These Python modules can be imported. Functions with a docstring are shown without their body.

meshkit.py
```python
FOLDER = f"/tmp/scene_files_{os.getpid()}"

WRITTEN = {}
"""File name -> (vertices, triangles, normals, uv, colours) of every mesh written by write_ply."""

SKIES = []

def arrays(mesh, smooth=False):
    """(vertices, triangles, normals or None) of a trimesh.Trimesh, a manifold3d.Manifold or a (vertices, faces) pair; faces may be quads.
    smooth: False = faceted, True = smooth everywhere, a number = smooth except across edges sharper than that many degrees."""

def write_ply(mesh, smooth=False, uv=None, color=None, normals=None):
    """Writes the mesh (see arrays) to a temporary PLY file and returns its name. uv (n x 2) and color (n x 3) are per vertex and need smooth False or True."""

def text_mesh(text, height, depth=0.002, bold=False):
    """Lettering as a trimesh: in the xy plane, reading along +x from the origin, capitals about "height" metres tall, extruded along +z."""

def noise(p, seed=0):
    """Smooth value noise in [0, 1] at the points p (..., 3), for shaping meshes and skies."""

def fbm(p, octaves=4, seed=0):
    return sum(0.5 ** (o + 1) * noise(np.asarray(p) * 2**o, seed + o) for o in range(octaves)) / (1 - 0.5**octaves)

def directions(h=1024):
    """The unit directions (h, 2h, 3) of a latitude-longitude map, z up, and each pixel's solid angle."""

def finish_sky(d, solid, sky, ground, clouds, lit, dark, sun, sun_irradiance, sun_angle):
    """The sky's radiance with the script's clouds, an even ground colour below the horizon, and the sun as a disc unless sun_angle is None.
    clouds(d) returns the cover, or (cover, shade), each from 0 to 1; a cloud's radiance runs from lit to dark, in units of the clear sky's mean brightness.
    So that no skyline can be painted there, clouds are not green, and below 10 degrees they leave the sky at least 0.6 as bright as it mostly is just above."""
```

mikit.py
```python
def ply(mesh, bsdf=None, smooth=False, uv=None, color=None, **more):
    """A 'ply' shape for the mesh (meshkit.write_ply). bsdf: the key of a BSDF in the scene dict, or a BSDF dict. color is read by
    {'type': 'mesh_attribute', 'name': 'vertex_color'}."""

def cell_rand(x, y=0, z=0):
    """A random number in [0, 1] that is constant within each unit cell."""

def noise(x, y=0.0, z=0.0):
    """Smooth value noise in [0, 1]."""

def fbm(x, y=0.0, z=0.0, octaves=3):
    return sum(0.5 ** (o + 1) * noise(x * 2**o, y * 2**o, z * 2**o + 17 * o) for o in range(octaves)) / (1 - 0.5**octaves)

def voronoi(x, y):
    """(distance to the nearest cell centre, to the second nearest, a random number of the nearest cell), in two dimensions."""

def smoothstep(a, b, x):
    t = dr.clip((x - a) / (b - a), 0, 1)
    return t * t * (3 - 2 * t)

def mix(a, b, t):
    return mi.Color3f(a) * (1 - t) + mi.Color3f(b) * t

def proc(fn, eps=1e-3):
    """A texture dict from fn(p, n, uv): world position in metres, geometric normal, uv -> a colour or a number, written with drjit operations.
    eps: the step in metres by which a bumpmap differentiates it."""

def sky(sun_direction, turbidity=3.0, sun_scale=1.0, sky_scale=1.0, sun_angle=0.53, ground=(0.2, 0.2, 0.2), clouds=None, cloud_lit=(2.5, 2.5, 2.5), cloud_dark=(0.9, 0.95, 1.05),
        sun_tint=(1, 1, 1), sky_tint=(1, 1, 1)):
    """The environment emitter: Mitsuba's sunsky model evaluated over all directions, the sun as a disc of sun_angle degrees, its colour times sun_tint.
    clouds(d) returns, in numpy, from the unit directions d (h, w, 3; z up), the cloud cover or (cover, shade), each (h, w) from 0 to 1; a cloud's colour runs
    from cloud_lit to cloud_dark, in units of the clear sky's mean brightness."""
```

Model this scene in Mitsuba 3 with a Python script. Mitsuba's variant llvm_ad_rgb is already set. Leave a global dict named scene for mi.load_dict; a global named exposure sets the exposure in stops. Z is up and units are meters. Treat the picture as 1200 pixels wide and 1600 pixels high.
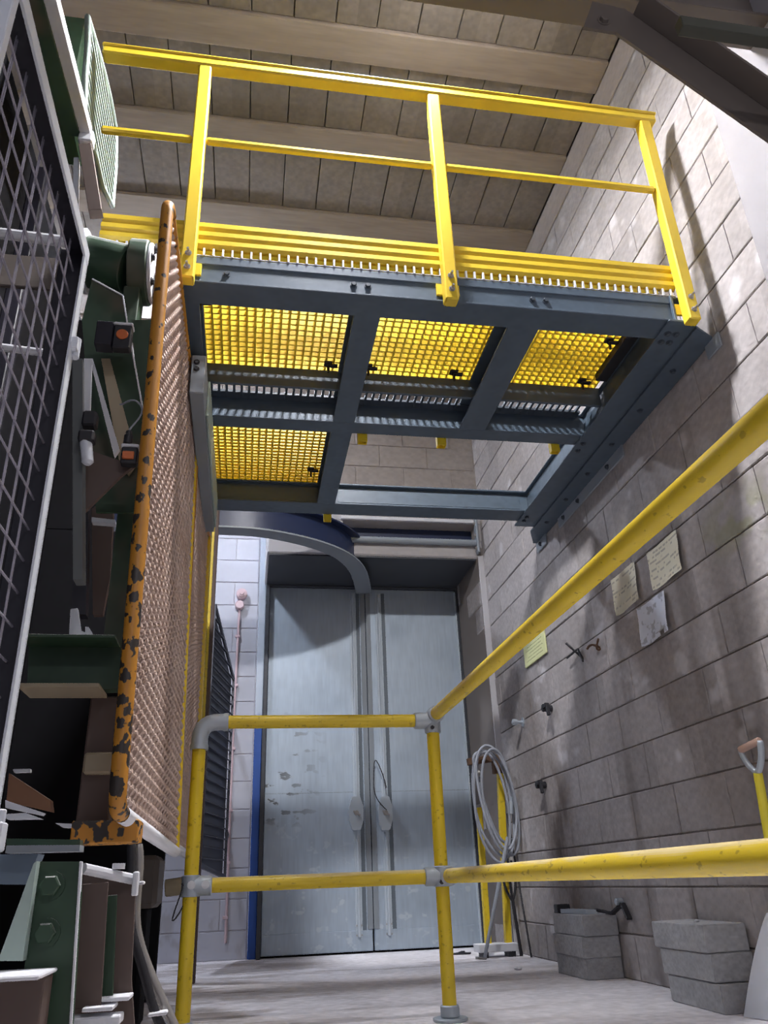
import math, random
import numpy as np, trimesh, mitsuba as mi, drjit as dr
import mikit, meshkit
from mikit import proc, noise, fbm, voronoi, cell_rand, smoothstep, mix
from shapely.geometry import Polygon

rng = random.Random(7)
nrg = np.random.default_rng(7)
scene, labels = {'type': 'scene'}, {}
T4 = mi.ScalarTransform4f

# ---------------------------------------------------------------- camera, light, exposure
F, YAW, PIT, ROL, EYE = 1227.85, 0.17945246, 0.44012133, -0.0403986, 0.507
exposure = 1.05


def cam_axes():
    cy, sy, cp, sp, cr, sr = math.cos(YAW), math.sin(YAW), math.cos(PIT), math.sin(PIT), math.cos(ROL), math.sin(ROL)
    fwd = np.array([sy * cp, cy * cp, sp])
    right = np.array([cy, -sy, 0.0])
    up = np.cross(right, fwd)
    return right * cr + up * sr, up * cr - right * sr, fwd


R_, U_, F_ = cam_axes()
CAM = np.array([0, 0, EYE])
scene['camera'] = {'type': 'perspective', 'fov': 2 * math.degrees(math.atan(600 / F)), 'fov_axis': 'x', 'near_clip': 0.02,
                   'to_world': T4().look_at(origin=CAM.tolist(), target=(CAM + F_).tolist(), up=U_.tolist())}
scene['ambient_fill'] = {'type': 'constant', 'radiance': {'type': 'rgb', 'value': [0.140, 0.140, 0.168]}}  # even ambient fill added to lift the shade, standing for the unseen hall
BEAM_PANEL = 500.0      # emitting panel added beside the flood lamp to light the right wall
SPILL = 36.0      # bare glass of the flood lamp above the platform front
BACK = 270.0        # lamp high at the back left
FILL = 19.0         # unseen fill lamp added behind the camera


def at(u, v, X=None, Y=None, Z=None):
    """The point that the photograph shows at pixel (u, v), at a known distance X, Y or Z."""
    d = R_ * (u - 600) / F - U_ * (v - 800) / F + F_
    t = X / d[0] if X is not None else Y / d[1] if Y is not None else (Z - EYE) / d[2]
    return CAM + t * d


# ---------------------------------------------------------------- entries
def numbered(key):
    if key not in scene and key not in roots:
        return key
    k = 1
    while f'{key}_{k:03d}' in scene or f'{key}_{k:03d}' in roots:
        k += 1
    return f'{key}_{k:03d}'


roots = set()


def note(key, label=None, cat=None, group=None, kind=None):
    d = {}
    if label: d['label'] = label
    if cat: d['category'] = cat
    if group: d['group'] = group
    if kind: d['kind'] = kind
    if d: labels[key] = {**labels.get(key, {}), **d}


def thing(name, label, cat, group=None, kind=None):
    key = numbered(name)
    roots.add(key)
    note(key, label, cat, group, kind)
    return key


def obj(name, mesh, mat, parent=None, label=None, cat=None, group=None, kind=None, smooth=False, **more):
    key = numbered(parent + '__' + name if parent else name)
    if isinstance(mesh, list): mesh = cat_(mesh)
    scene[key] = mikit.ply(mesh, mat, smooth=smooth, **more)
    note(key, label, cat, group, kind)
    return key


# ---------------------------------------------------------------- meshes
def cat_(ms):
    return trimesh.util.concatenate(ms)


def rough_box_points(lo, hi, b):
    lo, hi = np.asarray(lo, float), np.asarray(hi, float)
    b = min(b, 0.45 * (hi - lo).min())
    pts = []
    for sx in (0, 1):
        for sy in (0, 1):
            for sz in (0, 1):
                c = np.where([sx, sy, sz], hi, lo)
                s = np.where([sx, sy, sz], -1.0, 1.0)
                for k in range(3):
                    o = s * b
                    o[k] = 0
                    pts.append(c + o)
    return np.array(pts)


_unit = {}


def _hull_faces(pts):
    """Hull faces of a chamfered box (topology cached)."""
    if 'f' not in _unit:
        p = rough_box_points((0, 0, 0), (1, 1, 1), 0.1)
        h = trimesh.convex.convex_hull(p)
        from scipy.spatial import cKDTree
        idx = cKDTree(p).query(h.vertices)[1]
        _unit['f'] = idx[h.faces]
    return _unit['f']


def box(x0, x1, y0, y1, z0, z1, b=0.003):
    lo = (min(x0, x1), min(y0, y1), min(z0, z1))
    hi = (max(x0, x1), max(y0, y1), max(z0, z1))
    p = rough_box_points(lo, hi, b)
    return trimesh.Trimesh(p, _hull_faces(p), process=False)


def frame_of(d, up=(0, 0, 1)):
    d = np.asarray(d, float) / np.linalg.norm(d)
    up = np.asarray(up, float)
    if abs(d @ up) > 0.98: up = np.array([0, 1.0, 0])
    s = np.cross(d, up)
    s /= np.linalg.norm(s)
    return d, s, np.cross(s, d)


def bar(p, q, w, h, b=0.002, up=(0, 0, 1)):
    """A chamfered bar from p to q; w sideways, h along up."""
    p, q = np.asarray(p, float), np.asarray(q, float)
    d, s, u = frame_of(q - p, up)
    m = box(0, np.linalg.norm(q - p), -w / 2, w / 2, -h / 2, h / 2, b)
    M = np.eye(4)
    M[:3, 0], M[:3, 1], M[:3, 2], M[:3, 3] = d, -s, u, p
    m.apply_transform(M)
    return m


def tube(path, r, seg=12, closed=False, caps=True):
    P = np.asarray(path, float)
    n = len(P)
    if closed:
        tan = np.roll(P, -1, 0) - np.roll(P, 1, 0)
    else:
        tan = np.gradient(P, axis=0)
    tan /= np.linalg.norm(tan, axis=1, keepdims=True) + 1e-12
    _, s, u = frame_of(tan[0])
    rings = []
    ang = np.linspace(0, 2 * np.pi, seg, endpoint=False)
    for k in range(n):
        s = s - tan[k] * (s @ tan[k])
        s /= np.linalg.norm(s)
        u = np.cross(tan[k], s)
        rr = r[k] if np.ndim(r) else r
        rings.append(P[k] + rr * (np.cos(ang)[:, None] * s + np.sin(ang)[:, None] * u))
    V = np.vstack(rings)
    f = []
    for k in range(n if closed else n - 1):
        a, b2 = k * seg, ((k + 1) % n) * seg
        i = np.arange(seg)
        j = (i + 1) % seg
        f.append(np.stack([a + i, a + j, b2 + j], 1))
        f.append(np.stack([a + i, b2 + j, b2 + i], 1))
    if caps and not closed:
        for base, flip in ((0, True), ((n - 1) * seg, False)):
            i = np.arange(1, seg - 1)
            t = np.stack([np.full(seg - 2, base), base + i, base + i + 1], 1)
            f.append(t[:, ::-1] if flip else t)
    return trimesh.Trimesh(V, np.vstack(f), process=False)


def cyl(p, q, r, seg=16, cham=0.0):
    p, q = np.asarray(p, float), np.asarray(q, float)
    d = (q - p) / np.linalg.norm(q - p)
    if cham:
        return tube([p, p + d * 1e-5, p + d * cham, q - d * cham, q - d * 1e-5, q], [r * .0 + r - cham, r - cham, r, r, r - cham, r - cham], seg)
    return tube([p, q], r, seg)


def spline(pts, n=60):
    from scipy.interpolate import CubicSpline
    P = np.asarray(pts, float)
    t = np.r_[0, np.cumsum(np.linalg.norm(np.diff(P, axis=0), axis=1))]
    return CubicSpline(t, P)(np.linspace(0, t[-1], n))


def arcpath(pts, r, n=6):
    """A polyline with its corners rounded to radius r."""
    P = [np.asarray(p, float) for p in pts]
    out = [P[0]]
    for a, b, c in zip(P[:-2], P[1:-1], P[2:]):
        d0, d1 = (a - b) / np.linalg.norm(a - b), (c - b) / np.linalg.norm(c - b)
        s, e = b + d0 * r, b + d1 * r
        for t in np.linspace(0, 1, n):
            out.append((1 - t) ** 2 * s + 2 * t * (1 - t) * b + t * t * e)
    out.append(P[-1])
    return np.array(out)


def prism(poly, axis, a, b):
    """Polygon (in the two other axes, in order) extruded along axis x, y or z from a to b."""
    pg = Polygon(poly) if not isinstance(poly, Polygon) else poly
    m = trimesh.creation.extrude_polygon(pg, b - a, engine='earcut')
    v = m.vertices.copy()
    if axis == 'x': v = np.stack([v[:, 2] + a, v[:, 0], v[:, 1]], 1)
    elif axis == 'y': v = np.stack([v[:, 0], v[:, 2] + a, v[:, 1]], 1)
    else: v = v + [0, 0, a]
    m = trimesh.Trimesh(v, m.faces, process=False)
    if axis == 'y': m.invert()
    return m


def hexbolt(c, n, r=0.012, h=0.01):
    """A hex head on a washer, on the face at c with normal n."""
    c, n = np.asarray(c, float), np.asarray(n, float)
    return cat_([tube([c, c + n * 0.003], r * 1.35, 14), tube([c + n * 0.003, c + n * (h - .002), c + n * h], [r, r, r * .85], 6)])


def slab(y0, y1, z0, z1, depth, bev, jit, place):
    """A block face: flat front with a worn bevelled arris; place(a, b, d) maps face coordinates and depth outwards to the world."""
    j = lambda: rng.uniform(-jit, jit)
    o = [(y0, z0), (y1, z0), (y1, z1), (y0, z1)]
    i = [(y0 + bev + abs(j()), z0 + bev + abs(j())), (y1 - bev - abs(j()), z0 + bev + abs(j())), (y1 - bev - abs(j()), z1 - bev - abs(j())), (y0 + bev + abs(j()), z1 - bev - abs(j()))]
    dd = depth + j() * .8
    v = [place(a, b, -0.02) for a, b in o] + [place(a, b, depth - bev * .8) for a, b in o] + [place(a, b, dd) for a, b in i]
    f = []
    for k in range(4):
        l = (k + 1) % 4
        f += [[k, l, 4 + l], [k, 4 + l, 4 + k], [4 + k, 4 + l, 8 + l], [4 + k, 8 + l, 8 + k]]
    f += [[8, 9, 10], [8, 10, 11]]
    m = trimesh.Trimesh(np.array(v), np.array(f), process=False)
    return m


# ---------------------------------------------------------------- materials
def rgb(*c): return {'type': 'rgb', 'value': list(c)}


def principled(col, rough=0.5, metal=0.0, spec=0.5, **kw):
    return {'type': 'twosided', 'bsdf': {'type': 'principled', 'base_color': col if isinstance(col, dict) else rgb(*col), 'roughness': rough, 'metallic': metal, 'specular': spec, **kw}}


def bumped(inner, fn, h, eps=2e-3):
    return {'type': 'twosided', 'bsdf': {'type': 'bumpmap', 'arbitrary': proc(fn, eps), 'scale': h, 'bsdf': inner['bsdf']}}


def f_wall(p, n, uv):
    a = p.y + 0.0
    row = dr.floor((p.z - 0.213) / 0.225)
    tone = cell_rand(row, dr.floor((a + 0.225 * (row - 2 * dr.floor(row / 2))) / 0.45), 3)
    big = fbm(a * 1.1, p.x * 1.1, p.z * 0.8, 4)
    fine = fbm(a * 42, p.x * 42, p.z * 42, 3)
    streak = fbm(a * 7, 3.1, p.z * 0.55, 3)
    c = mix((0.30, 0.272, 0.262), (0.44, 0.42, 0.425), big) * (0.80 + 0.30 * tone) * (0.80 + 0.4 * fine)
    c = mix(c, (0.13, 0.11, 0.10), 0.55 * smoothstep(0.56, 0.80, streak) * smoothstep(3.4, 1.2, p.z))
    rust = smoothstep(0.34, 0.0, dr.abs(a - 5.25 + 0.25 * (noise(p.z * 5, 2.0) - .5))) * smoothstep(1.45, 0.9, p.z) * smoothstep(0.3, 0.62, fbm(a * 9, 1.0, p.z * 3, 3))
    c = mix(c, (0.085, 0.06, 0.045), 0.75 * rust)
    chalk = smoothstep(0.66, 0.85, fbm(a * 5, 9.0, p.z * 5, 4))
    c = mix(c, (0.62, 0.61, 0.63), 0.6 * chalk)
    moss = smoothstep(0.42, 0.0, dr.sqrt(dr.square(a - 2.75) + 4 * dr.square(p.z - 1.85))) * smoothstep(0.35, 0.6, fbm(a * 10, 4.0, p.z * 10, 2))
    return mix(c, (0.24, 0.25, 0.13), 0.6 * moss)


def f_wallbump(p, n, uv):
    q = p.x * 0.7
    return 0.6 * fbm(p.y * 26, q * 26, p.z * 26, 4) + 0.5 * smoothstep(0.62, 0.8, noise(p.y * 60, q * 60, p.z * 60)) + 0.9 * smoothstep(0.55, 0.75, fbm(p.y * 9, q * 9, p.z * 9, 2))


def f_ceil(p, n, uv):
    tone = cell_rand(dr.floor((p.y - 2.86) / 0.695), dr.floor(p.x / 0.235), 5)
    c = mix((0.165, 0.145, 0.128), (0.245, 0.22, 0.20), fbm(p.x * 2, p.y * 2, 1.0, 3))
    return c * (0.85 + 0.25 * tone) * (0.85 + 0.3 * fbm(p.x * 40, p.y * 40, 2.0, 2))


def f_beam(p, n, uv):
    c = mix((0.25, 0.205, 0.165), (0.36, 0.31, 0.26), fbm(p.x * 1.5, p.y * 9, 1.0, 4))
    return c * (0.9 + 0.2 * fbm(p.x * 8, p.y * 60, 2.0, 2))


def f_white(p, n, uv):
    big = fbm(p.x * 2, p.y * 2, p.z * 1.2, 3)
    c = mix((0.43, 0.44, 0.49), (0.58, 0.59, 0.66), big)
    dirt = smoothstep(0.55, 0.75, fbm(p.x * 9, 1.0, p.z * 4, 4)) * smoothstep(2.2, 0.2, p.z)
    return mix(c, (0.30, 0.28, 0.28), 0.5 * dirt)


def f_lintel(p, n, uv):
    c = mix((0.27, 0.235, 0.215), (0.38, 0.345, 0.325), fbm(p.x * 2, p.y, p.z * 2, 4))
    c = c * (0.85 + 0.3 * fbm(p.x * 30, p.y * 30, p.z * 30, 2))
    return mix(c, (0.46, 0.45, 0.46), smoothstep(3.56, 3.5, p.z) * (0.55 + 0.4 * smoothstep(0.95, 0.7, p.x)))


def f_floor(p, n, uv):
    big = fbm(p.x * 0.9, p.y * 2.2, 0.0, 4)
    c = mix((0.60, 0.58, 0.60), (0.80, 0.775, 0.80), big)
    c = mix(c, (0.34, 0.30, 0.29), 0.40 * smoothstep(0.57, 0.75, fbm(p.x * 2.2, p.y * 5, 3.0, 4)))
    worn = smoothstep(0.9, 0.1, p.x + 0.3 * noise(p.y * 3, 1.0)) * smoothstep(0.45, 0.6, fbm(p.x * 3, p.y * 9, 7.0, 3))
    c = mix(c, (0.24, 0.20, 0.185), 0.5 * worn)
    return c * (0.85 + 0.3 * fbm(p.x * 30, p.y * 30, 1.0, 2))


def f_door(p, n, uv):
    cloud = fbm(p.x * 3.0, 1.0, p.z * 3.0, 4)
    c = mix((0.34, 0.41, 0.485), (0.50, 0.58, 0.665), cloud)
    c = c * (0.93 + 0.14 * fbm(p.x * 60, 2.0, p.z * 6, 2))
    seam = smoothstep(0.004, 0.001, dr.abs(p.z - 1.22))
    c = mix(c, (0.20, 0.24, 0.27), 0.6 * seam)
    scuff = smoothstep(0.64, 0.70, fbm(p.x * 9, 3.0, p.z * 14, 4)) * smoothstep(0.75, 0.2, p.x) * smoothstep(0.9, 1.1, p.z) * smoothstep(2.0, 1.6, p.z)
    c = mix(c, (0.07, 0.065, 0.06), 0.8 * scuff)
    return mix(c, (0.62, 0.68, 0.72), 0.5 * smoothstep(0.66, 0.78, fbm(p.x * 16, 5.0, p.z * 16, 3)) * smoothstep(1.3, 0.4, p.z))


def f_rusty(p, n, uv):
    chips = smoothstep(0.60, 0.64, fbm(p.x * 55, p.y * 55, p.z * 34, 4) + 0.13 * smoothstep(2.0, 0.9, p.z) - 0.05)
    c = mix((0.40, 0.165, 0.02), (0.55, 0.245, 0.03), fbm(p.x * 9, p.y * 9, p.z * 5, 3))
    return mix(c, (0.035, 0.028, 0.025), chips)


def f_green(p, n, uv):
    c = mix((0.014, 0.034, 0.018), (0.035, 0.075, 0.042), fbm(p.x * 10, p.y * 10, p.z * 7, 4))
    dust = smoothstep(0.3, 0.95, n.z) * (0.55 + 0.45 * noise(p.x * 30, p.y * 30))
    c = mix(c, (0.10, 0.075, 0.05), 0.7 * smoothstep(0.55, 0.75, fbm(p.x * 6, p.y * 6, p.z * 4, 3)))
    return mix(c, (0.62, 0.62, 0.60), dust)


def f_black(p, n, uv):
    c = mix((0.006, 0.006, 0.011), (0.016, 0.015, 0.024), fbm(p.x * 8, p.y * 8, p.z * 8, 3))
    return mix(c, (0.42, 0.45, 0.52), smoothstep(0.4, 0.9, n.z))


def f_blue(p, n, uv):
    c = mix((0.060, 0.088, 0.120), (0.085, 0.118, 0.155), fbm(p.x * 5, p.y * 5, p.z * 5, 3))
    return c * (0.9 + 0.2 * fbm(p.x * 40, p.y * 40, p.z * 40, 2))


def f_tube(p, n, uv):
    c = mix((0.62, 0.44, 0.015), (0.74, 0.55, 0.03), fbm(p.x * 6, p.y * 6, p.z * 6, 3))
    worn = smoothstep(0.68, 0.76, fbm(p.x * 60, p.y * 40, p.z * 60, 3))
    c = mix(c, (0.30, 0.20, 0.03), 0.5 * worn)
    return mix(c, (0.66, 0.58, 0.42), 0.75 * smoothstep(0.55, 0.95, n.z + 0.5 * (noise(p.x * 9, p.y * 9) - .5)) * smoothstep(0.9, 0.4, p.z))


def f_concrete(p, n, uv):
    c = mix((0.31, 0.315, 0.33), (0.44, 0.45, 0.465), fbm(p.x * 9, p.y * 9, p.z * 9, 4))
    return c * (0.8 + 0.4 * fbm(p.x * 70, p.y * 70, p.z * 70, 2))


def f_jamb(p, n, uv):
    c = mix((0.46, 0.53, 0.62), (0.58, 0.64, 0.72), fbm(p.x * 8, p.y * 8, p.z * 2, 3))
    return mix((0.02, 0.085, 0.36), c, smoothstep(1.86, 2.0, p.z + 0.15 * noise(p.x * 20, p.z * 6)))


def f_paper(p, n, uv):
    q = (p.z + 0.02 * p.y) / 0.021
    row = dr.floor(q)
    line = smoothstep(0.30, 0.45, q - row) * smoothstep(0.95, 0.80, q - row) * smoothstep(0.38, 0.50, noise(p.y * 70, 3.0, row)) * smoothstep(0.30, 0.45, noise(p.y * 8, 6.0, row * 3.0))
    return mix((0.74, 0.71, 0.55), (0.84, 0.81, 0.68), fbm(p.y * 9, 1.0, p.z * 9, 3)) * (1 - 0.35 * line)


def f_paperblue(p, n, uv):
    blot = smoothstep(0.56, 0.66, fbm(p.y * 22, 8.0, p.z * 22, 3))
    c = mix((0.64, 0.69, 0.80), (0.78, 0.82, 0.90), fbm(p.y * 9, 1.0, p.z * 9, 3)) * (1 - 0.35 * blot)
    torn = smoothstep(0.42, 0.5, fbm(p.y * 26, 2.0, p.z * 26, 2)) * smoothstep(1.60, 1.585, p.z) * smoothstep(3.62, 3.55, p.y)
    return mix(c, (0.10, 0.07, 0.05), 0.85 * torn)


def f_wire(p, n, uv):
    return mix((0.40, 0.27, 0.21), (0.62, 0.50, 0.44), fbm(p.x * 6, p.y * 6, p.z * 6, 3))


M = {}
def mat(name, b):
    scene['bsdf_' + name] = b
    M[name] = 'bsdf_' + name


mat('wall', bumped(principled(proc(f_wall), 0.9, spec=0.2), f_wallbump, 0.0035))
mat('mortar', principled((0.20, 0.18, 0.17), 0.95, spec=0.1))
mat('ceil', principled(proc(f_ceil), 0.9, spec=0.2))
mat('beam', principled(proc(f_beam), 0.9, spec=0.2))
mat('white', bumped(principled(proc(f_white), 0.7, spec=0.3), f_wallbump, 0.0015))
mat('whitemortar', principled((0.52, 0.51, 0.53), 0.9, spec=0.2))
mat('lintel', principled(proc(f_lintel), 0.9, spec=0.2))
mat('floor', principled(proc(f_floor), 0.75, spec=0.3))
mat('door', principled(proc(f_door), 0.5, metal=0.25))
mat('doordark', principled((0.045, 0.05, 0.06), 0.5))
mat('handle', principled((0.50, 0.56, 0.61), 0.4))
mat('rusty', principled(proc(f_rusty), 0.45))
mat('green', principled(proc(f_green), 0.5))
mat('black', principled(proc(f_black), 0.45))
mat('wireblack', principled((0.36, 0.34, 0.40), 0.45, metal=0.3))
mat('blue', principled(proc(f_blue), 0.42))
mat('navy', principled((0.012, 0.022, 0.065), 0.4))
mat('worn', principled((0.24, 0.27, 0.30), 0.5))
mat('tube', principled(proc(f_tube), 0.38))
mat('yellow', principled((0.74, 0.53, 0.04), 0.33))
mat('grp', principled((0.82, 0.62, 0.03), 0.4))
mat('galv', principled((0.42, 0.47, 0.52), 0.45, metal=0.45))
mat('bolt', principled((0.38, 0.36, 0.34), 0.4, metal=0.6))
mat('boltblue', principled((0.05, 0.065, 0.085), 0.4))
mat('concrete', principled(proc(f_concrete), 0.9, spec=0.2))
mat('jamb', principled(proc(f_jamb), 0.5))
mat('paper', principled(proc(f_paper), 0.8, spec=0.2))
mat('paperblue', principled(proc(f_paperblue), 0.8, spec=0.2))
mat('label', principled((0.66, 0.68, 0.36), 0.6))
mat('labelink', principled((0.40, 0.42, 0.22), 0.7))
mat('wire', principled(proc(f_wire), 0.5, metal=0.2))
mat('rust', principled((0.11, 0.06, 0.035), 0.8))
mat('brown', principled((0.10, 0.07, 0.06), 0.7))
mat('cream', principled((0.30, 0.25, 0.17), 0.6))
mat('dust', principled((0.62, 0.63, 0.66), 0.8))
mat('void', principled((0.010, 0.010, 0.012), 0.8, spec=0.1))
mat('rubber', principled((0.016, 0.016, 0.02), 0.5))
mat('orange', principled((0.55, 0.14, 0.04), 0.35))
mat('olive', principled((0.045, 0.048, 0.035), 0.6))
mat('pier', principled((0.33, 0.32, 0.335), 0.9, spec=0.2))
mat('rodshade', principled((0.13, 0.16, 0.19), 0.5))  # painted shade beside the door bolt rods
mat('greysteel', principled((0.10, 0.11, 0.11), 0.5))
mat('hose', principled((0.30, 0.32, 0.36), 0.45))
mat('pink', principled((0.62, 0.47, 0.50), 0.5))
mat('screen', principled((0.10, 0.105, 0.13), 0.45, metal=.3))
mat('steel', principled((0.105, 0.088, 0.078), 0.55))
mat('palegreen', principled((0.36, 0.45, 0.41), 0.5))
mat('wood', principled((0.20, 0.10, 0.055), 0.7))
mat('spadeyellow', principled((0.66, 0.56, 0.04), 0.4))
mat('spadegrip', principled((0.45, 0.30, 0.24), 0.5))
mat('whitesteel', principled((0.62, 0.65, 0.70), 0.5))


def lamp_entry(key, mesh, L):
    scene[key] = mikit.ply(mesh, M['whitesteel'], emitter={'type': 'area', 'radiance': rgb(*L)})


# ================================================================ THE SHELL
XW, YB, YL, ZC = 2.03, 7.15, 6.3, 4.98

obj('floor', box(-4.0, 2.6, -2.5, 8.0, -0.2, 0.0, 0.001), M['floor'], kind='structure')

# right wall: mortar bed and every block in view
wr = obj('wall_right', cat_([box(XW + 0.004, 2.5, -2.5, YL, -0.2, 5.3, 0.001), box(1.976, 2.5, YL + 0.001, 7.3, -0.2, 3.2, .001)]), M['mortar'], kind='structure')
place_r = lambda a, b, d: (XW + 0.004 - d, a, b)
count = 0
rest = []
for row in range(-1, 22):
    z0 = 0.213 + 0.225 * row
    z1 = z0 + 0.225
    if z1 > 4.95: z1 = 4.95
    if z0 < 0: z0 = 0.0
    off = 0.225 * (row % 2)
    k = 0
    y = 1.0 - off
    while y < YL:
        y0, y1 = max(y, 1.0), min(y + 0.45, YL)
        y += 0.45
        if y1 - y0 < 0.06: continue
        if y1 < 2.2 and z0 > 2.0: continue          # the smooth pier stands there
        m = slab(y0 + .0022, y1 - .0022, z0 + .004, z1 - .004, 0.007 + rng.uniform(-.0015, .0015), .003, .0025, place_r)
        if y1 < 1.9:
            rest.append(m)
        else:
            obj('block', m, M['wall'], wr)
obj('block', cat_(rest), M['wall'], wr, kind='stuff')
obj('smooth_pier', box(XW - .012, 2.3, -2.5, 2.2, 2.0, 4.98, .004), M['pier'], wr, label='smooth rendered concrete pier in the block wall')
# the same wall beyond the joint, standing a little proud
wn = obj('wall_niche', box(1.985, 2.02, YL + .002, 7.2, 0.0, 3.12, .001), M['mortar'], kind='structure')
for row in range(-1, 13):
    z0, z1 = max(0.0, 0.19 + 0.225 * row), min(3.11, 0.415 + 0.225 * row)
    cuts = [YL, YL + .45, 7.2] if row % 2 else [YL, YL + .225, YL + .675, 7.2]
    for a, b in zip(cuts[:-1], cuts[1:]):
        obj('block', slab(a + .002, b - .004, z0 + .004, z1 - .004, 0.008, .004, .002, lambda p, q, d: (1.985 - d, p, q)), M['wall'], wn)
obj('joint_face', box(1.978, XW + .01, YL - .012, YL + .001, 0.0, 3.12, .003), M['whitemortar'], wn)

# ceiling: beam and block
ce = obj('ceiling', box(-4.0, 2.5, -2.5, 8.0, ZC + 0.05, ZC + .3, .001), M['mortar'], kind='structure')
for k in range(-7, 7):
    y0 = 2.86 + 0.695 * k
    if y0 > 7.2: break
    obj('concrete_beam', box(-3.9, XW - .01, y0, y0 + .215, ZC - .035, ZC + .06, .008), M['beam'], ce)
    if y0 + .215 < 1.6: continue
    x, q = XW - .012, 0
    while x > -2.2:
        w = 0.238
        obj('infill_block', slab(x - w + .003, x - .003, y0 + .217, y0 + .693, .062 + rng.uniform(-.004, .004), .003, .003, lambda a, b, d: (a, b, ZC + .05 - d)), M['ceil'], ce)
        x -= w
        q += 1

# smooth bond beam along the wall head
obj('trim_1', box(XW - .010, XW + .02, 2.2, YL, 4.72, 4.96, .004), M['lintel'], kind='structure')

# back wall, white blocks
wb = obj('wall_back', cat_([box(-4.0, 0.06, YB + .004, 7.6, -0.2, 5.2, .001), box(2.02, 2.6, YB + .1, 7.6, -.2, 5.2, .001)]), M['whitemortar'], kind='structure')
for row in range(0, 18):
    z0, z1 = max(0.0, -0.02 + 0.225 * row), 0.205 + 0.225 * row
    x = 0.06 + (0.225 if row % 2 else 0)
    while x > -1.5:
        x1, x0 = min(x, 0.055), x - .45
        x -= .45
        if x1 - x0 < .05: continue
        obj('block', slab(x0 + .003, x1 - .003, z0 + .003, z1 - .003, .008, .003, .0015, lambda a, b, d: (a, YB + .004 - d, b)), M['white'], wb)

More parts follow.
